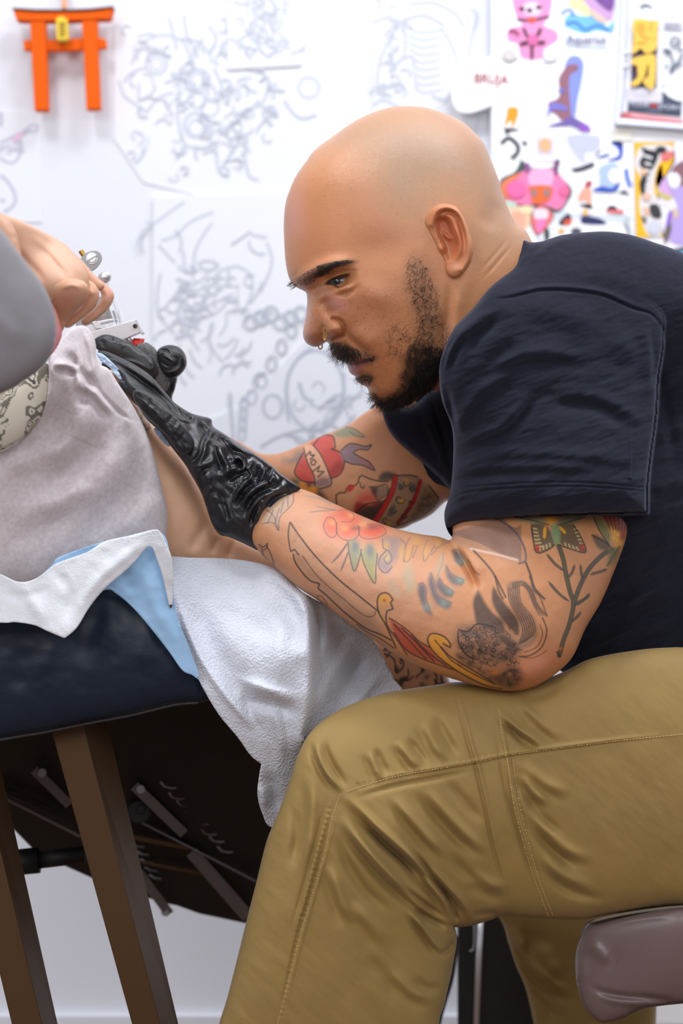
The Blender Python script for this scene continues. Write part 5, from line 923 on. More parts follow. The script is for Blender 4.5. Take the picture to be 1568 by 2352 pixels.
tag(build('tissue', ti, M_tissue), 'small pale blue tissue scrap below the fingers of the near glove', 'tissue')
tag(build('tissue', ti2, M_tissue), 'pale blue ink-spotted tissue along the upper edge of the skin under the glove', 'tissue')
# ================= stool and stand
M_stool = mat('taupe_leather', (118, 100, 98), rough=0.33, spec=0.5, bumps=[('n', 900, 0.0002, 0.3)])
stool = empty('stool', P(1560, 2330, 0.2), 'taupe leather stool seat at the bottom right corner under the thigh', 'stool')
seat = shell([(1338,2142),(1345,2126),(1364,2114),(1423,2102),(1502,2090),(1568,2084),(1700,2078),(1900,2100),(1920,2260),(1700,2330),(1600,2300),(1568,2305),(1520,2310),(1474,2318),(1423,2342),(1384,2349),(1366,2342),(1344,2319),(1330,2284),(1322,2244),(1322,2189)], 3, RBF([(1330,2200,0.14),(1560,2090,0.10),(1560,2300,0.12),(1900,2200,0.12)]), k=0.5, cap=130, slab=0.2, mods=[S(k6((1000,400),(1080,470),(1160,560)), 14, 7), S(k6((1000,640),(1080,700),(1200,730),(1400,745),(1568,770)), 8, -12), S(k6((1060,720),(1200,760),(1400,770)), 10, 7), S(k6((960,480),(980,560),(970,660)), 12, 4), S(k6((1100,330),(1300,280),(1568,250)), 8, 4), S(k6((1120,500),(1200,540)), 30, -5)])
build('seat', seat, M_stool, stool)
b = MB(); b.tube([P(x, y, 0.105 if x > 1360 else 0.135) for x, y in cr([(1335,2148),(1345,2128),(1364,2115),(1423,2101),(1502,2089),(1568,2083),(1700,2077)], 6, False)], 0.0016, 0, 8); b.build('piping', mat('stool_piping', (120, 112, 96), rough=0.6), stool, smooth=True)
M_blackp = mat('black_plastic', (14, 14, 15), rough=0.4)
b = MB(); b.tube([P(1640, 2330, 0.3), (P(1640, 2330, 0.3)[0], 0.3, 0.06)], 0.025, 0, 20); b.build('gas_column', M_blackp, stool, smooth=True)
b = MB()
for i in range(5):
    a = i * 1.2566 + .4; c = Vector((P(1640, 2330, 0.3)[0], 0.3, 0.07)); b.tube([c, c + Vector((math.cos(a) * .22, math.sin(a) * .22, -0.045))], [0.02, 0.012], 0, 10)
b.build('base', M_blackp, stool, smooth=True)
cab = empty('equipment_cabinet', P(1140, 2352, 0.62), 'black equipment cabinet with a chrome edge strip between the trouser legs', 'cabinet')
b = MB(); b.box8([P(x, y, 0.62) for x, y in ((1050,2090),(1300,2090),(1300,2420),(1050,2420))], [P(x, y, 0.9) for x, y in ((1065,2090),(1290,2090),(1290,2350),(1065,2350))]); b.build('housing', M_blackp, cab, 0.003)
b = MB(); b.tube([P(1104, 2095, 0.61), P(1099, 2200, 0.61), P(1091, 2420, 0.61)], 0.0035, 0, 12); b.build('chrome_strip', M_steel, cab, smooth=True)
b = MB(); b.tube([P(x, y, 0.61) for x, y in cr([(1089,2125),(1089,2160),(1086,2182),(1078,2184)], 4, False)], 0.0012, 0, 8); b.build('hook', M_plate, cab, smooth=True)
b = MB(); b.tube([P(x, y, 0.58) for x, y in cr([(1046,2150),(1044,2200),(1036,2250),(1018,2310),(1006,2360),(1000,2420)], 6, False)], 0.0028, 0, 10); tag(b.build('power_cable', M_blackp, smooth=True), 'thin black cable hanging beside the cabinet behind the near trouser leg', 'cable')
# ================= room
WY = 1.0
M_board = mat('white_board', (246, 247, 250), rough=0.5)
M_wall = mat('white_wall', (222, 224, 231), rough=0.85, bumps=[('n', 60, 0.001, 0.1)])
M_floor = mat('brown_floor', (112, 84, 62), rough=0.5, var=(8, 0.15))
def sbox(name, x0, x1, y0, y1, z0, z1, m, label=None):
    b = MB(); b.box(((x0 + x1) / 2, (y0 + y1) / 2, (z0 + z1) / 2), (x1 - x0, y1 - y0, z1 - z0)); o = b.build(name, m); return tag(o, label, None, kind='structure')
sbox('wall_back', -2.2, 2.2, WY, WY + 0.1, 0, 2.6, M_wall); sbox('floor', -2.2, 2.2, -3.6, WY + 0.1, -0.05, 0, M_floor)
sbox('wall_left', -2.3, -2.2, -3.6, WY + 0.1, 0, 2.6, M_wall); sbox('wall_right', 2.2, 2.3, -3.6, WY + 0.1, 0, 2.6, M_wall); sbox('wall_front', -2.2, 2.2, -3.7, -3.6, 0, 2.6, M_wall)
sbox('ceiling', -2.2, 2.2, -3.6, WY + 0.1, 2.6, 2.65, M_wall)
sbox('baseboard_back', -2.2, 2.2, WY - 0.012, WY, 0, 0.02, M_wall)
_m = {}
def C(c):
    c = tuple(c)
    if c not in _m: _m[c] = mat('ink_%d_%d_%d' % c, c, rough=0.6, spec=0.3)
    return _m[c]
def flat(name, layers, Y, label, cat, group=None, parent=None, th=0.0008):
    """layers of cut colour lying on each other: (outline or (cx,cy,rx,ry), colour[, smooth])"""
    mats = []; b = MB(); y = Y
    for i, L in enumerate(layers):
        g, c = L[0], C(L[1]); sm = L[2] if len(L) > 2 else True
        if c not in mats: mats.append(c)
        if len(g) == 4 and not hasattr(g[0], '__len__'): g = [(g[0] + g[2] * math.cos(t), g[1] + g[3] * math.sin(t)) for t in np.linspace(0, 6.2832, 22)[:-1]]; sm = False
        t = th if i == 0 else 0.00025; y -= t; b.plate(g, y, t, mats.index(c), sm, 6)
    o = b.build(name, mats, parent)
    return tag(o, label, cat, group) if parent is None else o
def ln(pts, w, smooth=True):
    """a drawn line as a narrow outline"""
    q = cr(pts, 6, False) if smooth and len(pts) > 2 else np.array([p[:2] for p in pts], float)
    d = np.gradient(q, axis=0); n = np.stack([-d[:, 1], d[:, 0]], 1) / (np.linalg.norm(d, axis=1)[:, None] + 1e-9) * w / 2
    return [tuple(p) for p in np.concatenate([q + n, (q - n)[::-1]])]
# ---- line drawings on thin paper
def circ(x, y, r, ry=None, n=14): return [(x + r * math.cos(i * 6.2832 / n), y + (ry or r) * math.sin(i * 6.2832 / n)) for i in range(n + 1)]
def drawing(outline, strokes, Y, label, ink=(196,200,212), paper=(225,227,233)):
    lay = [(outline, paper, False)]; b = MB(); b.plate(outline, Y - 0.0006, WY - Y + 0.0006, 0)
    for si, (p, w) in enumerate(strokes):
        yo = Y - 0.0009 - si * 2e-5
        q = cr(p, 7, False) if len(p) > 2 else np.array(p, float)
        d = np.gradient(q, axis=0); n = np.stack([-d[:, 1], d[:, 0]], 1) / (np.linalg.norm(d, axis=1)[:, None] + 1e-9) * w / 2
        a, c = q + n, q - n; V = [P(x, y, yo) for x, y in a] + [P(x, y, yo) for x, y in c]; m = len(q)
        b.add(V, [(i, i + 1, m + i + 1, m + i) for i in range(m - 1)], 1)
    return tag(b.build('line_drawing', [C(paper), C(ink)]), label, 'drawing', 'line drawings pinned to the wall')
rs = np.random.RandomState(12)
def scrib(x0, y0, x1, y1, n, r=18, w=4):
    out = []
    for _ in range(n):
        x, y = rs.uniform(x0, x1), rs.uniform(y0, y1); a = rs.uniform(0, 6.28); da = rs.uniform(-1.2, 1.2); p = [(x, y)]
        for _ in range(4): x += r * math.cos(a); y += r * math.sin(a); a += da; p.append((x, y))
        out.append((p, w * rs.uniform(.6, 1.2)))
    return out
bb = lambda *p: b2(*p)
S1 = [(circ(*b2((190,255))[0], 24), 7), (circ(*b2((190,255))[0], 14), 4), (circ(*b2((358,322))[0], 26), 7), (circ(*b2((358,322))[0], 17), 5), (circ(*b2((350,500))[0], 28), 8), (circ(*b2((350,510))[0], 18), 5), (circ(*b2((405,430))[0], 20), 5), (circ(*b2((800,350))[0], 24), 5)]
for a in (((110,240),(140,170),(220,140),(300,170),(330,260)), ((60,330),(90,290),(150,270)), ((40,320),(60,380),(110,420),(150,450)), ((150,450),(200,390),(260,370)), ((290,300),(275,400),(280,500),(310,580),(380,590),(440,560)), ((420,530),(520,480),(600,400)), ((340,180),(330,260),(300,330)), ((240,70),(260,140),(270,200)), ((300,60),(310,130),(330,180)), ((400,100),(430,160),(400,210),(380,180)), ((440,200),(500,230),(560,280),(620,290)), ((560,250),(620,180),(640,120)), ((430,600),(440,680),(480,710)), ((540,600),(560,700),(600,720)), ((600,330),(640,310),(620,400),(560,440)), ((270,640),(290,600),(300,580)), ((350,640),(345,600)), ((430,620),(410,590)), ((490,500),(520,560),(470,640),(440,690)), ((110,200),(180,190),(250,230)), ((420,270),(450,340),(440,400),(400,400)), ((700,400),(760,470),(830,460))): S1.append((b2(*a), 6))
S1 += scrib(300, 60, 560, 400, 75, 11, 4) + scrib(480, 180, 640, 330, 30, 10, 4)
drawing([(262,24),(800,2),(812,300),(760,430),(500,460),(330,420),(262,320)], S1, WY - 0.001, 'pale pencil drawing of a round-eyed beast face beside the orange gate')
S2 = [(circ(605, 20, 26), 5), (circ(600, 70, 30), 5), (b2((590,180),(630,80),(660,130),(700,80)), 6), (b2((560,240),(600,190),(640,230),(690,170)), 6)] + scrib(540, -10, 670, 130, 40, 10, 4)
drawing([(520,-60),(690,-60),(692,150),(523,160)], S2, WY - 0.004, 'small pencil sketch at the top centre edge of the photo')
S3 = []
for i in range(9): S3.append((b2((1190 + 4 * i, 110 + 28 * i), (1250, 130 + 30 * i), (1330, 118 + 30 * i)), 5))
for a in (((1060,90),(1110,70),(1150,110),(1110,180),(1080,260),(1070,380)), ((1180,100),(1180,220),(1120,280)), ((1330,110),(1380,200),(1400,300),(1340,420)), ((1440,40),(1470,50),(1450,150),(1440,230)), ((1200,20),(1300,10),(1390,60),(1420,110)), ((1060,420),(1100,400),(1180,440)), ((1150,100),(1250,60),(1340,100)), ((1290,380),(1340,400),(1380,370)), ((1090,260),(1130,240),(1150,280))): S3.append((b2(*a), 6))
S3 += scrib(860, 20, 930, 220, 30, 9, 4)
drawing([(853,-60),(1088,-60),(1092,300),(857,300)], S3, WY - 0.002, 'pale pencil drawing of a tattooed figure back above the bald head')
S4 = []
for a in (((150,240),(200,250),(340,150),(390,120)), ((240,360),(330,330),(430,240),(570,180)), ((120,420),(110,330),(160,280)), ((430,520),(450,560),(450,440),(500,330),(560,250)), ((560,600),(620,540),(720,520),(800,580),(800,700),(740,820)), ((350,640),(430,680),(540,640),(680,640)), ((360,760),(440,800),(560,750),(690,690)), ((330,830),(430,850),(560,820),(640,760)), ((560,860),(540,960),(580,1060),(630,1110)), ((240,560),(220,680),(230,820),(330,940)), ((900,370),(930,500),(860,680)), ((380,420),(390,520),(410,570)), ((800,320),(900,340)), ((330,980),(380,940),(420,960),(480,1040)), ((470,500),(530,480),(600,510),(530,550),(480,510)), ((700,960),(640,1010),(590,1000)), ((420,1030),(450,1110),(500,1150)), ((380,1060),(400,1160),(450,1210)), ((340,1120),(360,1200),(400,1260))): S4.append((b3(*a), 6.5))
S4 += [(circ(*b3((535,510))[0], 20, 10), 6)] + scrib(400, 640, 540, 700, 30, 7, 5) + scrib(380, 700, 480, 760, 14, 10, 4) + scrib(360, 560, 640, 860, 36, 14, 3.5)
drawing([(352,452),(700,440),(720,760),(660,860),(520,960),(420,985),(352,900)], S4, WY - 0.005, 'pale pencil drawing of a snarling horned mask left of the face')
S5 = [(circ(*b3((1200,1290))[0], 66, 92, 20), 8), (circ(*b3((935,1390))[0], 22, 27), 7), (b3((1100,1240),(1130,1330),(1190,1360)), 9), (b3((1270,1370),(1340,1350)), 8)]
for i in range(9): x, y = 745 + (i < 4) * (4 * i) + (i >= 4) * (60 + (i - 4) * 62), 1560 - 62 * i if i < 4 else 1330 - (i - 4) * 105; S5.append((circ(*b3((x, y))[0], 8 if i < 4 else 11, 17), 5))
for i in range(7): S5.append((circ(*b3((800 + 62 * i, 860 - 26 * (i % 3)))[0], 16, 16), 5))
for a in (((1040,1480),(1020,1380),(1030,1200),(1100,1080),(1180,1020)), ((1380,1180),(1370,1300),(1330,1420),(1240,1520)), ((860,1640),(960,1580),(1080,1540),(1240,1520)), ((670,1300),(680,1460),(700,1640)), ((1240,1500),(1400,1380),(1500,1280)), ((1050,1560),(1120,1620),(1200,1560)), ((1200,1540),(1290,1500),(1360,1530),(1440,1450))): S5.append((b3(*a), 6))
S5 += scrib(700, 900, 860, 1040, 20, 14, 4)
drawing([(430,985),(560,930),(700,780),(900,700),(1010,800),(1010,1150),(430,1150)], S5, WY - 0.0075, 'pencil drawing of a bald masked head with chains behind the gloved hands', ink=(182,187,200), paper=(217,220,228))
S6 = [(t1(*a), w) for a, w in ((((0,1150),(90,1100),(190,1050),(260,1000),(310,1010),(290,1050),(230,1050),(180,1080)), 6), (((0,1180),(100,1170),(160,1120),(170,1180),(130,1290),(60,1300),(0,1260)), 6), (((0,1400),(60,1450),(120,1560),(110,1640),(30,1700)), 7), (((0,1600),(40,1610)), 7), (((0,900),(10,960),(0,1010)), 9))] + scrib(2, 325, 45, 345, 9, 6, 4)
d6 = drawing([(-80,240),(95,262),(96,510),(-80,520)], S6, WY - 0.001, 'sketch of a bent arm at the left edge with pink tints', ink=(190,190,208))
b = MB(); b.plate(t1((90,1120),(150,1070),(190,1060),(180,1090),(120,1130)), WY - 0.0022, 0.0003, 0, True); b.plate(t1((60,1160),(130,1150),(150,1180),(80,1190)), WY - 0.0022, 0.0003, 1, True)
ti_ = b.build('pink_tint', [C((232,190,214)), C((216,212,226))], d6)
# ---- torii ornament
M_or = mat('orange_paint', (228, 92, 4), rough=0.65, spec=0.15); M_dk = mat('dark_edge', (50, 40, 46), rough=0.5); M_yel = mat('yellow_gold_plaque', (216, 182, 40), rough=0.35, metal=0.3)
TY = WY - 0.035
tor = empty('torii_ornament', P(145, 250, TY), 'orange wooden torii gate ornament hanging on the white wall', 'ornament')
def tp(name, pts, y0, t, m, bev=0.0012, sm=False):
    b = MB(); b.plate(t1(*pts), y0, t, 0, sm); return b.build(name, m, tor, bev)
tp('top_beam', ((100,68),(300,82),(520,84),(720,76),(905,54),(880,150),(780,152),(500,165),(240,165),(130,160)), TY - 0.010, 0.022, M_or)
tp('roof_edge', ((92,60),(300,72),(520,74),(720,66),(908,46),(904,58),(720,80),(520,88),(300,86),(100,72)), TY - 0.013, 0.028, M_dk, 0.0005)
tp('lower_beam', ((186,318),(240,322),(400,318),(650,305),(780,300),(846,312),(852,382),(780,392),(500,408),(240,404),(190,402)), TY - 0.002, 0.010, M_or)
tp('pillar', ((238,150),(362,150),(372,400),(386,880),(275,882),(250,400)), TY - 0.008, 0.018, M_or); tp('pillar', ((652,150),(776,150),(782,400),(802,870),(690,874),(668,400)), TY - 0.008, 0.018, M_or)
pl = tp('plaque', ((445,150),(480,125),(540,150),(550,300),(545,335),(460,335),(450,300)), TY - 0.018, 0.008, M_yel)
b = MB()
for y in (180, 205, 232, 258, 284): b.plate(t1((474,y),(520,y-3),(520,y+6),(474,y+9)), TY - 0.0185, 0.0006)
for x in (478, 496, 514): b.plate(t1((x,175),(x+6,175),(x+6,292),(x,292)), TY - 0.0185, 0.0006)
for x in (465, 490, 515, 538): b.disc(P(*t1((x, 325))[0], TY - 0.0178), (0, -1, 0), 0.0018, 0.0015, n=10)
b.build('lettering', mat('plaque_ink', (120, 92, 20), rough=0.6), pl)
b = MB(); b.tube([P(*t1((513,72))[0], TY), P(*t1((514,20))[0], TY + .01), P(*t1((515,-120))[0], TY + .02)], 0.0035, 0, 10); b.build('cord', mat('peach_cord', (240, 160, 120), rough=0.8), tor, smooth=True)
# ---- white board with stickers
BY = WY - 0.03
board = MB(); board.box(((P(1128,0,BY)[0] + 1.2) / 2, BY + 0.0147, 0.86), (1.2 - P(1128,0,BY)[0], 0.029, 1.7)); ob = board.build('sticker_board', M_board, None, 0.004); tag(ob, 'white panel on the right side of the wall covered with stickers', 'board')
GR = 'stickers on the white board'
SY = BY
Wt = (242,243,247)
def stk(label, *layers): return flat('sticker', layers, SY, label, 'sticker', GR)
PK, DP, BK, OR = (240,150,200), (226,110,170), (52,44,56), (226,90,50)
stk('pink teddy bear sticker with black harness straps', (s3((400,-60),(420,110),(360,200),(340,400),(380,420),(480,410),(500,450),(600,440),(690,420),(730,380),(715,260),(720,200),(660,160),(670,-60)), Wt),
    (s3((420,-60),(430,110),(470,170),(380,200),(375,280),(440,300),(460,380),(500,405),(600,400),(640,330),(715,270),(700,210),(620,170),(660,100),(655,-60)), PK), ((*s3((540,60))[0], 22, 16), (246,214,236)), ((*s3((470,60))[0], 7, 5), BK), ((*s3((585,50))[0], 7, 5), BK), ((*s3((522,70))[0], 7, 5), BK),
    (ln(s3((435,130),(540,135),(655,110)), 5), BK), (s3((500,130),(540,112),(575,132),(535,155)), OR, False), (ln(s3((480,190),(510,250),(530,270)), 6), BK), (ln(s3((600,190),(570,250)), 6), BK), (ln(s3((455,300),(510,285)), 6), BK), (ln(s3((580,290),(630,285)), 6), BK), (ln(s3((538,310),(538,400)), 5), BK), (ln(s3((380,210),(420,205),(450,240)), 6), (150,70,110)), ((*s3((545,270))[0], 12, 12), DP), ((*s3((385,370))[0], 15, 15), (210,206,206)), ((*s3((665,365))[0], 17, 17), (244,234,238)))
stk('blue wave sticker with rainbow top and lettering along the bottom', (s3((775,-60),(765,50),(730,70),(728,100),(755,130),(762,290),(800,320),(1040,335),(1078,300),(1100,-60)), (206,220,240)), (s3((785,-60),(770,60),(745,90),(775,140),(775,280),(810,305),(1040,320),(1065,290),(1090,-60)), Wt),
    (s3((765,130),(800,90),(880,110),(960,100),(1010,150),(1060,180),(1090,140),(1085,220),(980,210),(900,230),(800,200),(765,170)), (120,188,234)), (s3((800,-60),(790,40),(850,70),(900,110),(950,95),(900,20),(860,-60)), (246,236,170)), (s3((860,-60),(920,40),(980,90),(1040,130),(1085,130),(1090,-60)), (200,160,206)), (s3((940,-60),(990,20),(1070,80),(1090,60),(1090,-60)), (120,80,150)), (s3((920,60),(990,90),(1050,150),(1000,150),(940,100)), (226,196,180)), (ln(s3((770,160),(840,150),(900,200),(980,170),(1070,210)), 4), (70,130,200)), (ln(s3((745,90),(790,60),(830,100)), 4), (70,130,200)))
stk('purple seated woman sticker with long blue hair', (s3((600,560),(640,470),(740,420),(800,370),(890,400),(900,520),(870,700),(860,800),(950,870),(920,900),(820,890),(760,860),(640,870),(620,760),(600,680)), Wt), (s3((760,470),(790,390),(850,380),(890,430),(880,540),(850,680),(830,800),(780,800),(790,600)), (136,150,224)), (s3((760,470),(790,440),(850,440),(850,480),(800,510),(790,600),(800,720),(800,800),(740,820),(700,780),(660,760),(650,700),(700,680),(730,640),(720,540)), (150,104,120)), (s3((650,860),(760,820),(800,790),(860,820),(930,860),(940,890),(880,895),(800,860)), (116,100,170)), (s3((680,700),(780,730),(780,755),(690,745),(660,770),(640,810),(650,740)), (124,124,210)), (ln(s3((720,620),(760,615)), 8), (110,120,200)), (s3((850,850),(930,865),(940,890),(880,893)), (150,90,200)))
stk('small orange patch sticker left of the purple seated woman', (s3((350,725),(450,725),(460,880),(340,880)), Wt), (s3((375,735),(440,735),(440,800),(410,865),(395,870),(400,820),(350,860),(365,790)), (240,160,40)))
stk('black spiky crown sticker outline behind the shaved head', (s3((320,880),(500,900),(520,1010),(440,1090),(330,1000)), Wt), (s3((345,915),(365,885),(395,915)), (50,48,60), False), (s3((465,960),(510,970),(490,1005)), (50,48,60), False), (ln(s3((330,980),(380,940),(440,990),(440,1040),(400,1080)), 9), (58,56,62)))
stk('pale framed card sticker with tiny orange portrait', (s3((565,920),(690,920),(690,1110),(565,1110)), (236,226,240), False), (s3((570,945),(685,945),(680,1050),(575,1050)), (206,206,226), False), ((*s3((628,990))[0], 15, 17), (226,182,140)))
stk('lilac translucent figure sticker holding a black beam', (s3((730,900),(800,890),(880,920),(1000,920),(1000,1040),(930,1100),(960,1140),(830,1170),(800,1130),(860,1110),(760,980)), (232,234,248)), (s3((780,930),(990,930),(980,1030),(900,1040),(900,1110),(840,1060)), (198,202,238)), (s3((810,1150),(860,1140),(960,1105),(965,1130),(880,1165),(820,1170)), (58,60,66)))
stk('large pink horned bull mask sticker', (s3((320,1230),(420,1170),(470,1090),(520,1140),(690,1140),(690,1095),(730,1090),(720,1180),(810,1290),(780,1380),(720,1450),(640,1430),(560,1410),(430,1400),(340,1350)), (76,92,88)), (s3((330,1250),(430,1190),(520,1160),(690,1160),(790,1290),(770,1370),(720,1430),(620,1400),(430,1390),(340,1340)), (244,130,180)), (s3((330,1250),(420,1190),(470,1190),(400,1250),(400,1350),(335,1335)), (232,130,90)), (s3((525,1160),(680,1160),(660,1280),(530,1270)), (246,176,214)), (s3((525,1270),(670,1275),(650,1370),(550,1390),(530,1330)), (228,110,60)), ((*s3((552,1315))[0], 6, 9), (150,130,140)), ((*s3((638,1315))[0], 6, 9), (150,130,140)), (s3((490,1110),(520,1110),(525,1170),(505,1190)), (150,90,150)), (s3((690,1110),(730,1092),(705,1130),(715,1190),(690,1190)), (140,80,140)), ((*s3((760,1300))[0], 12, 12), (240,110,160)), ((*s3((430,1290))[0], 22, 20), (246,110,170)))
stk('pink strawberry drink sticker below the bull mask', (s3((540,1450),(600,1370),(640,1420),(690,1460),(670,1520),(580,1610),(530,1530)), (90,80,90)), (s3((550,1450),(600,1400),(680,1460),(660,1520),(580,1600),(535,1520)), (236,120,120)), (s3((555,1430),(640,1430),(640,1490),(560,1490)), (246,220,234)), (s3((570,1500),(640,1500),(580,1590)), (240,130,190)))
stk('pastel pattern sticker with peach and mint blots by the neck', (s3((340,1360),(430,1380),(540,1410),(540,1500),(480,1580),(440,1590),(400,1500)), (240,200,170)), (s3((350,1370),(430,1380),(430,1410),(370,1410)), (190,220,200)), ((*s3((440,1500))[0], 18, 20), (244,176,150)), ((*s3((500,1430))[0], 16, 10), (236,222,180)))
stk('blue pin-up rider sticker with dark blue hair', (s3((1060,960),(1160,960),(1170,1080),(1130,1150),(1220,1200),(1210,1290),(1110,1310),(960,1310),(1000,1100),(960,1080)), Wt), (s3((1075,975),(1120,955),(1158,980),(1150,1080),(1090,1100),(1050,1095),(1130,1060),(1120,1010)), (60,90,190)), (s3((1075,965),(1150,965),(1158,1000),(1120,985)), (40,44,90)), (s3((985,1070),(1070,1045),(1060,1065),(1000,1080)), (60,90,180)), (s3((1000,1140),(1100,1110),(1140,1180),(1100,1290),(1010,1280),(1000,1200)), (176,198,226)), (s3((955,1300),(1010,1270),(1090,1280),(1135,1220),(1125,1290),(1080,1310)), (54,90,190)), (ln(s3((1180,1150),(1190,1220),(1210,1270)), 8), (70,110,210)), ((*s3((1105,1200))[0], 16, 18), Wt))
stk('red-haired dancer sticker in peach tones', (s3((870,1250),(940,1220),(960,1300),(950,1420),(860,1400),(840,1360)), Wt), (s3((905,1245),(940,1230),(945,1270),(900,1290)), (180,80,90)), (s3((880,1290),(940,1290),(940,1400),(900,1370),(850,1370)), (232,172,150)))
stk('small black triangle sticker beside the rider', (s3((1130,1320),(1165,1290),(1210,1335)), (104,108,116), False))
stk('dark oval cap with red lettering sticker above the car', (s3((1030,1440),(1050,1400),(1110,1400),(1180,1430),(1160,1470),(1040,1460)), Wt), (s3((1045,1430),(1060,1405),(1110,1405),(1125,1430)), (56,56,76)), (s3((1040,1435),(1165,1430),(1160,1455),(1050,1450)), (228,110,110)))
stk('small white shield sticker with yellow patch on top of the car', (s3((850,1400),(950,1400),(940,1470),(860,1470)), (236,234,238)), (s3((885,1430),(915,1430),(912,1470),(890,1465)), (246,180,50)))
stk('white racing car sticker with dark window', (s3((590,1600),(600,1540),(680,1480),(760,1430),(850,1460),(1190,1465),(1210,1520),(1170,1640),(600,1640)), (214,222,232)), (s3((620,1600),(700,1510),(850,1500),(1000,1520),(1150,1530),(1140,1640),(620,1640)), (238,240,244)), (s3((885,1475),(1000,1490),(1040,1530),(880,1525)), (50,54,100)), (s3((720,1530),(740,1490),(790,1455),(810,1500),(790,1535)), (60,60,72)), (s3((750,1510),(810,1490),(800,1530),(760,1535)), (220,90,60)), ((*s3((640,1600))[0], 6, 16), (54,60,72)), (s3((720,1560),(760,1560),(755,1590),(715,1590)), (240,180,110), False), ((*s3((840,1580))[0], 12, 9), (80,84,100)))
stk('dark slate square sticker right of the car', (s3((1165,1480),(1205,1480),(1205,1620),(1165,1620)), (84,84,100), False))
stk('faint grey scribble sticker between the purple woman and the framed print', (s3((930,800),(1040,790),(1040,830),(940,840)), (230,232,238)))
# tall yellow sticker with black and white creature, purple moon figure
yl = [(s3((1228,965),(1510,965),(1515,1100),(1400,1300),(1440,1620),(1240,1630)), (180,180,190), False), (s3((1235,970),(1505,970),(1505,1090),(1390,1300),(1430,1615),(1250,1620)), (250,190,30), False), (s3((1270,1010),(1320,990),(1480,990),(1500,1050),(1400,1120),(1370,1300),(1420,1400),(1420,1600),(1320,1590),(1270,1400),(1290,1250),(1240,1120)), (226,222,222)),
      (s3((1280,1000),(1330,1020),(1400,1040),(1380,1120),(1330,1200),(1310,1300),(1330,1370),(1290,1340),(1270,1250),(1300,1180),(1270,1110),(1300,1050)), (44,46,52)), (s3((1380,1010),(1430,995),(1460,1030),(1400,1050)), (50,50,58)), (s3((1420,1050),(1500,1030),(1490,1080),(1430,1100)), (220,120,120)), (s3((1340,1400),(1400,1400),(1420,1480),(1360,1480)), (60,60,66)), (s3((1280,1470),(1320,1500),(1310,1530)), (60,60,66)), ((*s3((1370,1550))[0], 14, 16), (206,212,224)), ((*s3((1320,1340))[0], 10, 9), (236,190,170)), ((*s3((1305,1170))[0], 8, 8), (236,190,150)), (s3((1300,1410),(1340,1430),(1320,1480)), (236,190,160))]
for i in range(5): yl.append((ln(s3((1300 + i * 6, 1060 + i * 50), (1360 - i * 6, 1080 + i * 45)), 5), (220,220,224)))
stk('tall yellow bordered sticker with a black and white creature', *yl)
stk('purple moon and gowned figure sticker at the right edge', (s3((1350,1250),(1400,1120),(1500,1030),(1640,1000),(1640,1640),(1450,1690),(1430,1560),(1480,1430),(1380,1370)), (238,232,246)), (s3((1380,1230),(1420,1120),(1440,1220),(1500,1330),(1460,1370),(1400,1320)), (214,170,222)), (s3((1385,1250),(1420,1310),(1500,1345),(1460,1370),(1400,1330)), (202,190,120)), (s3((1490,1160),(1540,1110),(1640,1090),(1640,1300),(1520,1290),(1500,1220)), (140,100,110)), (s3((1440,1200),(1520,1270),(1640,1290),(1640,1640),(1480,1640),(1470,1500),(1530,1420),(1500,1330)), (184,164,226)), ((*s3((1510,1230))[0], 14, 18), Wt), ((*s3((1510,1455))[0], 10, 12), (214,190,170)), (s3((1440,1600),(1470,1500),(1490,1560),(1450,1660)), (110,100,90)), (s3((1450,1560),(1500,1460),(1470,1440)), (150,110,210)))
stk('bright blue brush mark sticker above the shoulder', (s3((1500,1700),(1640,1680),(1640,1715),(1500,1725)), (110,190,230)))
stk('pale taped paper scrap with a red printed word', (s3((20,470),(300,380),(420,380),(500,480),(520,620),(320,700),(100,770),(0,700)), (240,240,242)), (s3((330,350),(380,330),(420,360),(410,420),(350,410)), (214,212,208)))
def text(body, p, h, Y, col, parent, name='lettering', rot=0.0, sx=1.0, name_mat=None, ex=0.0002):
    cu = bpy.data.curves.new(name, 'FONT'); cu.body = body; cu.size = h * (Y + CD) / FPX; cu.align_x = 'CENTER'; cu.align_y = 'CENTER'; cu.extrude = ex; cu.offset = 0
    tmp = bpy.data.objects.new('tmp', cu); COL.objects.link(tmp); bpy.context.view_layer.update()
    me = bpy.data.meshes.new_from_object(tmp.evaluated_get(bpy.context.evaluated_depsgraph_get())); bpy.data.objects.remove(tmp)
    M = Matrix.Translation(Vector(P(*p, Y)) - Vector(parent.location)) @ Matrix.Rotation(rot, 4, 'Y') @ Matrix.Rotation(math.pi / 2, 4, 'X') @ Matrix.Diagonal((sx, 1, 1, 1))
    me.transform(M); me.materials.clear(); me.materials.append(C(col)); o = bpy.data.objects.new(name, me); return link(o, parent)
scrap = [o for o in bpy.data.objects if o.get('label', '').startswith('pale taped')][0]
text('BRUJA', s3((260,540))[0], 30, SY - 0.002, (176,70,74), scrap, rot=0.05, sx=0.95); text('---------', s3((275,605))[0], 9, SY - 0.002, (196,110,110), scrap, rot=-0.05)
wave = [o for o in bpy.data.objects if o.get('label', '').startswith('blue wave')][0]
text('Aquarius', s3((910,268))[0], 30, SY - 0.0045, (60,64,130), wave, sx=0.85)
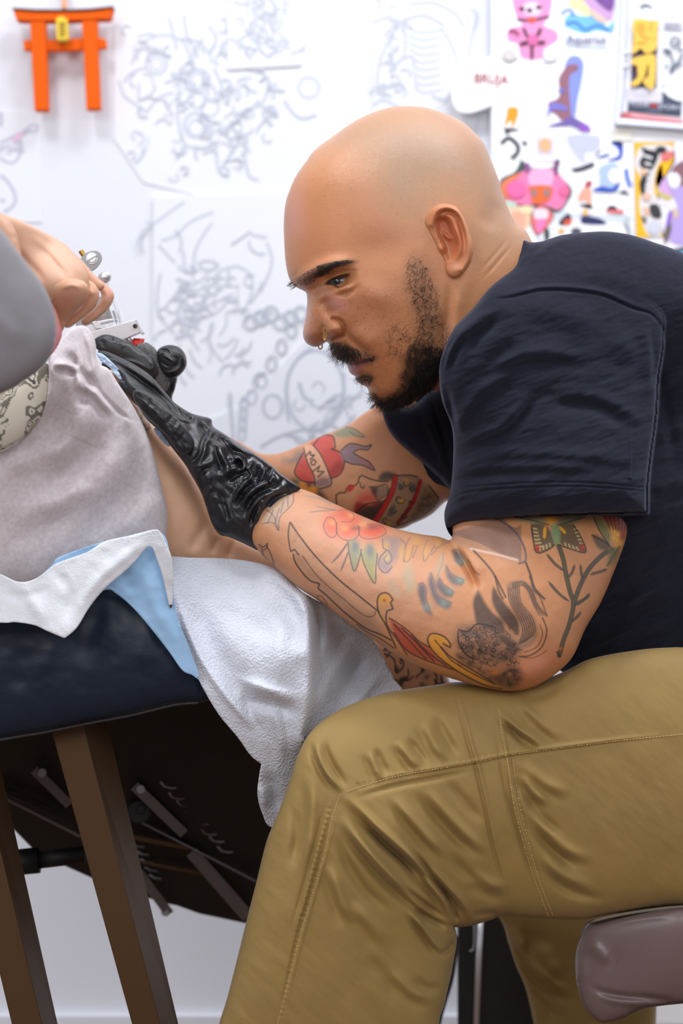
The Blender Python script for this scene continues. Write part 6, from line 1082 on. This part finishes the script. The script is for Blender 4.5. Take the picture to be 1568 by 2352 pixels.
# framed poster
FY = SY - 0.004
fr = empty('framed_poster', P(1500, 280, FY), 'silver framed print with large yellow Japanese characters at the top right', 'poster')
b = MB(); b.plate([(1434,-60),(1424,200),(1412,285),(1700,310),(1700,-60)], FY + 0.001, 0.003); bk = b.build('backing_paper', C((236,238,246)), fr)
b = MB()
b.plate([(1430,-60),(1444,-60),(1432,200),(1424,274),(1700,296),(1700,308),(1412,286),(1418,200)], FY - 0.008, 0.012); b.build('frame', mat('silver_frame', (198, 202, 216), rough=0.35, metal=0.5), fr, 0.0015)
L1 = [(s1((420,350),(880,370),(860,700),(840,1590),(370,1575),(400,900)), (84,70,92), False), (s1((330,1840),(720,1860),(940,1860),(950,1650),(1300,1840),(1280,2110),(310,2010)), (74,84,104), False), (s1((190,2040),(320,2010),(1320,2140),(1320,2250),(190,2120)), (196,110,112), False), (s1((320,2020),(1320,2140),(1320,2210),(420,2110)), (226,160,166), False), (s1((740,1870),(850,1880),(850,1940),(740,1930)), (190,60,56), False), (s1((300,1610),(950,1640),(930,1850),(320,1820)), (216,212,222), False), (s1((530,160),(560,90),(650,60),(740,100),(800,160),(660,110)), (120,124,134)), (s1((990,1650),(1060,1740),(1300,1820),(1300,1560),(1000,1560)), Wt), (s1((970,380),(1320,390),(1320,545),(970,520)), (206,206,220), False), (ln(s1((920,1520),(1280,1540)), 4), (214,216,226))]
o1 = flat('print', L1, FY + 0.001, None, None, parent=fr, th=0.0003)
yk = C((238,196,86))
# the two large brush characters
b = MB(); yy = FY - 0.004
for p in (s1((430,360),(700,360),(730,470),(740,900),(650,965),(560,870),(480,930),(400,960),(430,700)), s1((700,560),(760,560),(880,370),(860,520),(850,640),(860,760),(830,880),(700,950),(680,800)), s1((740,380),(880,370),(850,520),(740,540)), s1((740,560),(855,540),(850,690),(740,700)), s1((405,1060),(560,1010),(760,975),(830,1040),(820,1400),(780,1590),(700,1590),(600,1480),(640,1400),(690,1380),(690,1160),(600,1150),(420,1170)), s1((500,1140),(660,1130),(640,1330),(540,1500),(440,1550),(375,1530),(390,1480),(500,1380))):
    b.plate(p, yy, 0.0003, 0, True); yy -= 0.0003
for p in (((590,660),(700,680)), ((480,440),(640,440)), ((480,520),(640,520)), ((760,400),(740,520)), ((520,600),(620,600)), ((480,760),(660,760))): b.plate(ln(s1(*p), 2.6), yy, 0.0003, 1)
b.build('brush_character', [yk, C((206,168,70))], fr)
text('YOUR', s1((530,1880))[0], 14, FY - 0.004, (226,226,240), fr, rot=0.06, sx=1.2); text('STORY', s1((1070,1935))[0], 14, FY - 0.004, (226,226,240), fr, rot=0.06, sx=1.2); text('------------', s1((800,2000))[0], 8, FY - 0.004, (206,206,226), fr, rot=0.06, sx=1.1); text('------ | ----', s1((590,1700))[0], 10, FY - 0.004, (120,112,128), fr, rot=0.03); text('ESTD', s1((1130,465))[0], 15, FY - 0.004, (120,116,140), fr, rot=0.04)
b = MB()
for p, w in ((((1180,660),(1260,700),(1250,800),(1170,860),(1100,800),(1110,690),(1180,660)), 4), (((1170,740),(1220,760),(1170,800)), 4), (((950,900),(1040,900),(1100,960),(1000,930)), 6), (((1080,950),(1140,1100),(1090,1300)), 4), (((1317,980),(1220,1120),(1090,1310)), 5), (((1000,1180),(1040,1190)), 8), (((1250,880),(1300,920)), 7), (((1180,1190),(1317,1150)), 4)): b.plate(ln(s1(*p), w), FY - 0.003, 0.0003)
b.build('floral_drawing', C((96,104,116)), fr)
b = MB()
for x, y, r in ((300,960,52), (285,1200,56)): b.disc(P(*s1((x, y))[0], FY - 0.008), (0, -1, 0), r / 7.84 * (FY + CD) / FPX, 0.004, n=20, r2=0.001)
b.build('magnet', mat('white_magnet', (245, 247, 255), rough=0.2), fr, smooth=True)
b = MB(); b.plate(s3((1070,880),(1230,890),(1220,960),(1100,960)), SY - 0.002, 0.001); tag(b.build('masking_tape', C((236,234,222))), 'pale strip of tape under the framed print', 'tape')
# ================= camera and light
cam = bpy.data.cameras.new('camera'); co_ = bpy.data.objects.new('camera', cam); COL.objects.link(co_); co_.location = (0, -CD, CZ); co_.rotation_euler = (math.pi / 2, 0, 0)
cam.sensor_fit = 'VERTICAL'; cam.sensor_height = 36; cam.lens = FPX / H * 36; cam.clip_start = 0.05
cam.dof.use_dof = True; cam.dof.focus_distance = CD + 0.075; cam.dof.aperture_fstop = 4.6
bpy.context.scene.camera = co_
def area(name, loc, rot, sx, sy, pw_, col=(1, 1, 1)):
    l = bpy.data.lights.new(name, 'AREA'); l.shape = 'RECTANGLE'; l.size = sx; l.size_y = sy; l.energy = pw_; l.color = col
    o = bpy.data.objects.new(name, l); o.location = loc; o.rotation_euler = rot; COL.objects.link(o); return o
def look(o, t): o.rotation_euler = (Vector(t) - o.location).to_track_quat('-Z', 'Y').to_euler()
a = area('ceiling_or_fill_panel', (-0.70, -0.50, 2.45), (0, 0, 0), 0.36, 0.36, 14, (0.95, 0.97, 1.0)); look(a, (-0.1, 0.1, 0.9))
a = area('ceiling_or_fill_panel', (0.35, -0.1, 2.5), (0, 0, 0), 0.36, 0.36, 10, (0.95, 0.97, 1.0)); look(a, (0.1, 0.2, 0.9))
a = area('ceiling_or_fill_panel', (0.0, 0.2, 2.5), (0, 0, 0), 3.0, 0.3, 7, (0.93, 0.96, 1.0)); look(a, (0.0, 1.0, 0.9))
a = area('soft_key_fill', (-1.3, -2.5, 1.7), (0, 0, 0), 1.3, 1.1, 22, (0.97, 0.98, 1.0)); look(a, (-0.1, 0.3, 0.95))
a = area('soft_key_fill', (0.8, -2.9, 1.8), (0, 0, 0), 1.3, 1.1, 25, (0.97, 0.98, 1.0)); look(a, (-0.2, 0.3, 0.95))  # added soft light from the right, brightening the client's sweatpants
a = area('ceiling_or_fill_panel', (0.95, 0.05, 2.45), (0, 0, 0), 0.5, 0.5, 9, (0.95, 0.97, 1.0)); look(a, (0.75, 1.0, 1.0))  # added panel, aimed at the sticker board to brighten it
w = bpy.data.worlds.new('world'); bpy.context.scene.world = w; w.use_nodes = True
w.node_tree.nodes['Background'].inputs[0].default_value = (0.9, 0.94, 1.0, 1); w.node_tree.nodes['Background'].inputs[1].default_value = 0.5
sc_ = bpy.context.scene; sc_.view_settings.view_transform = 'Standard'; sc_.view_settings.look = 'None'; sc_.view_settings.exposure = 0.12; sc_.view_settings.gamma = 1.0
sc_.cycles.use_denoising = True; sc_.cycles.max_bounces = 8
print('VERTS', sum(len(m.vertices) for m in bpy.data.meshes))
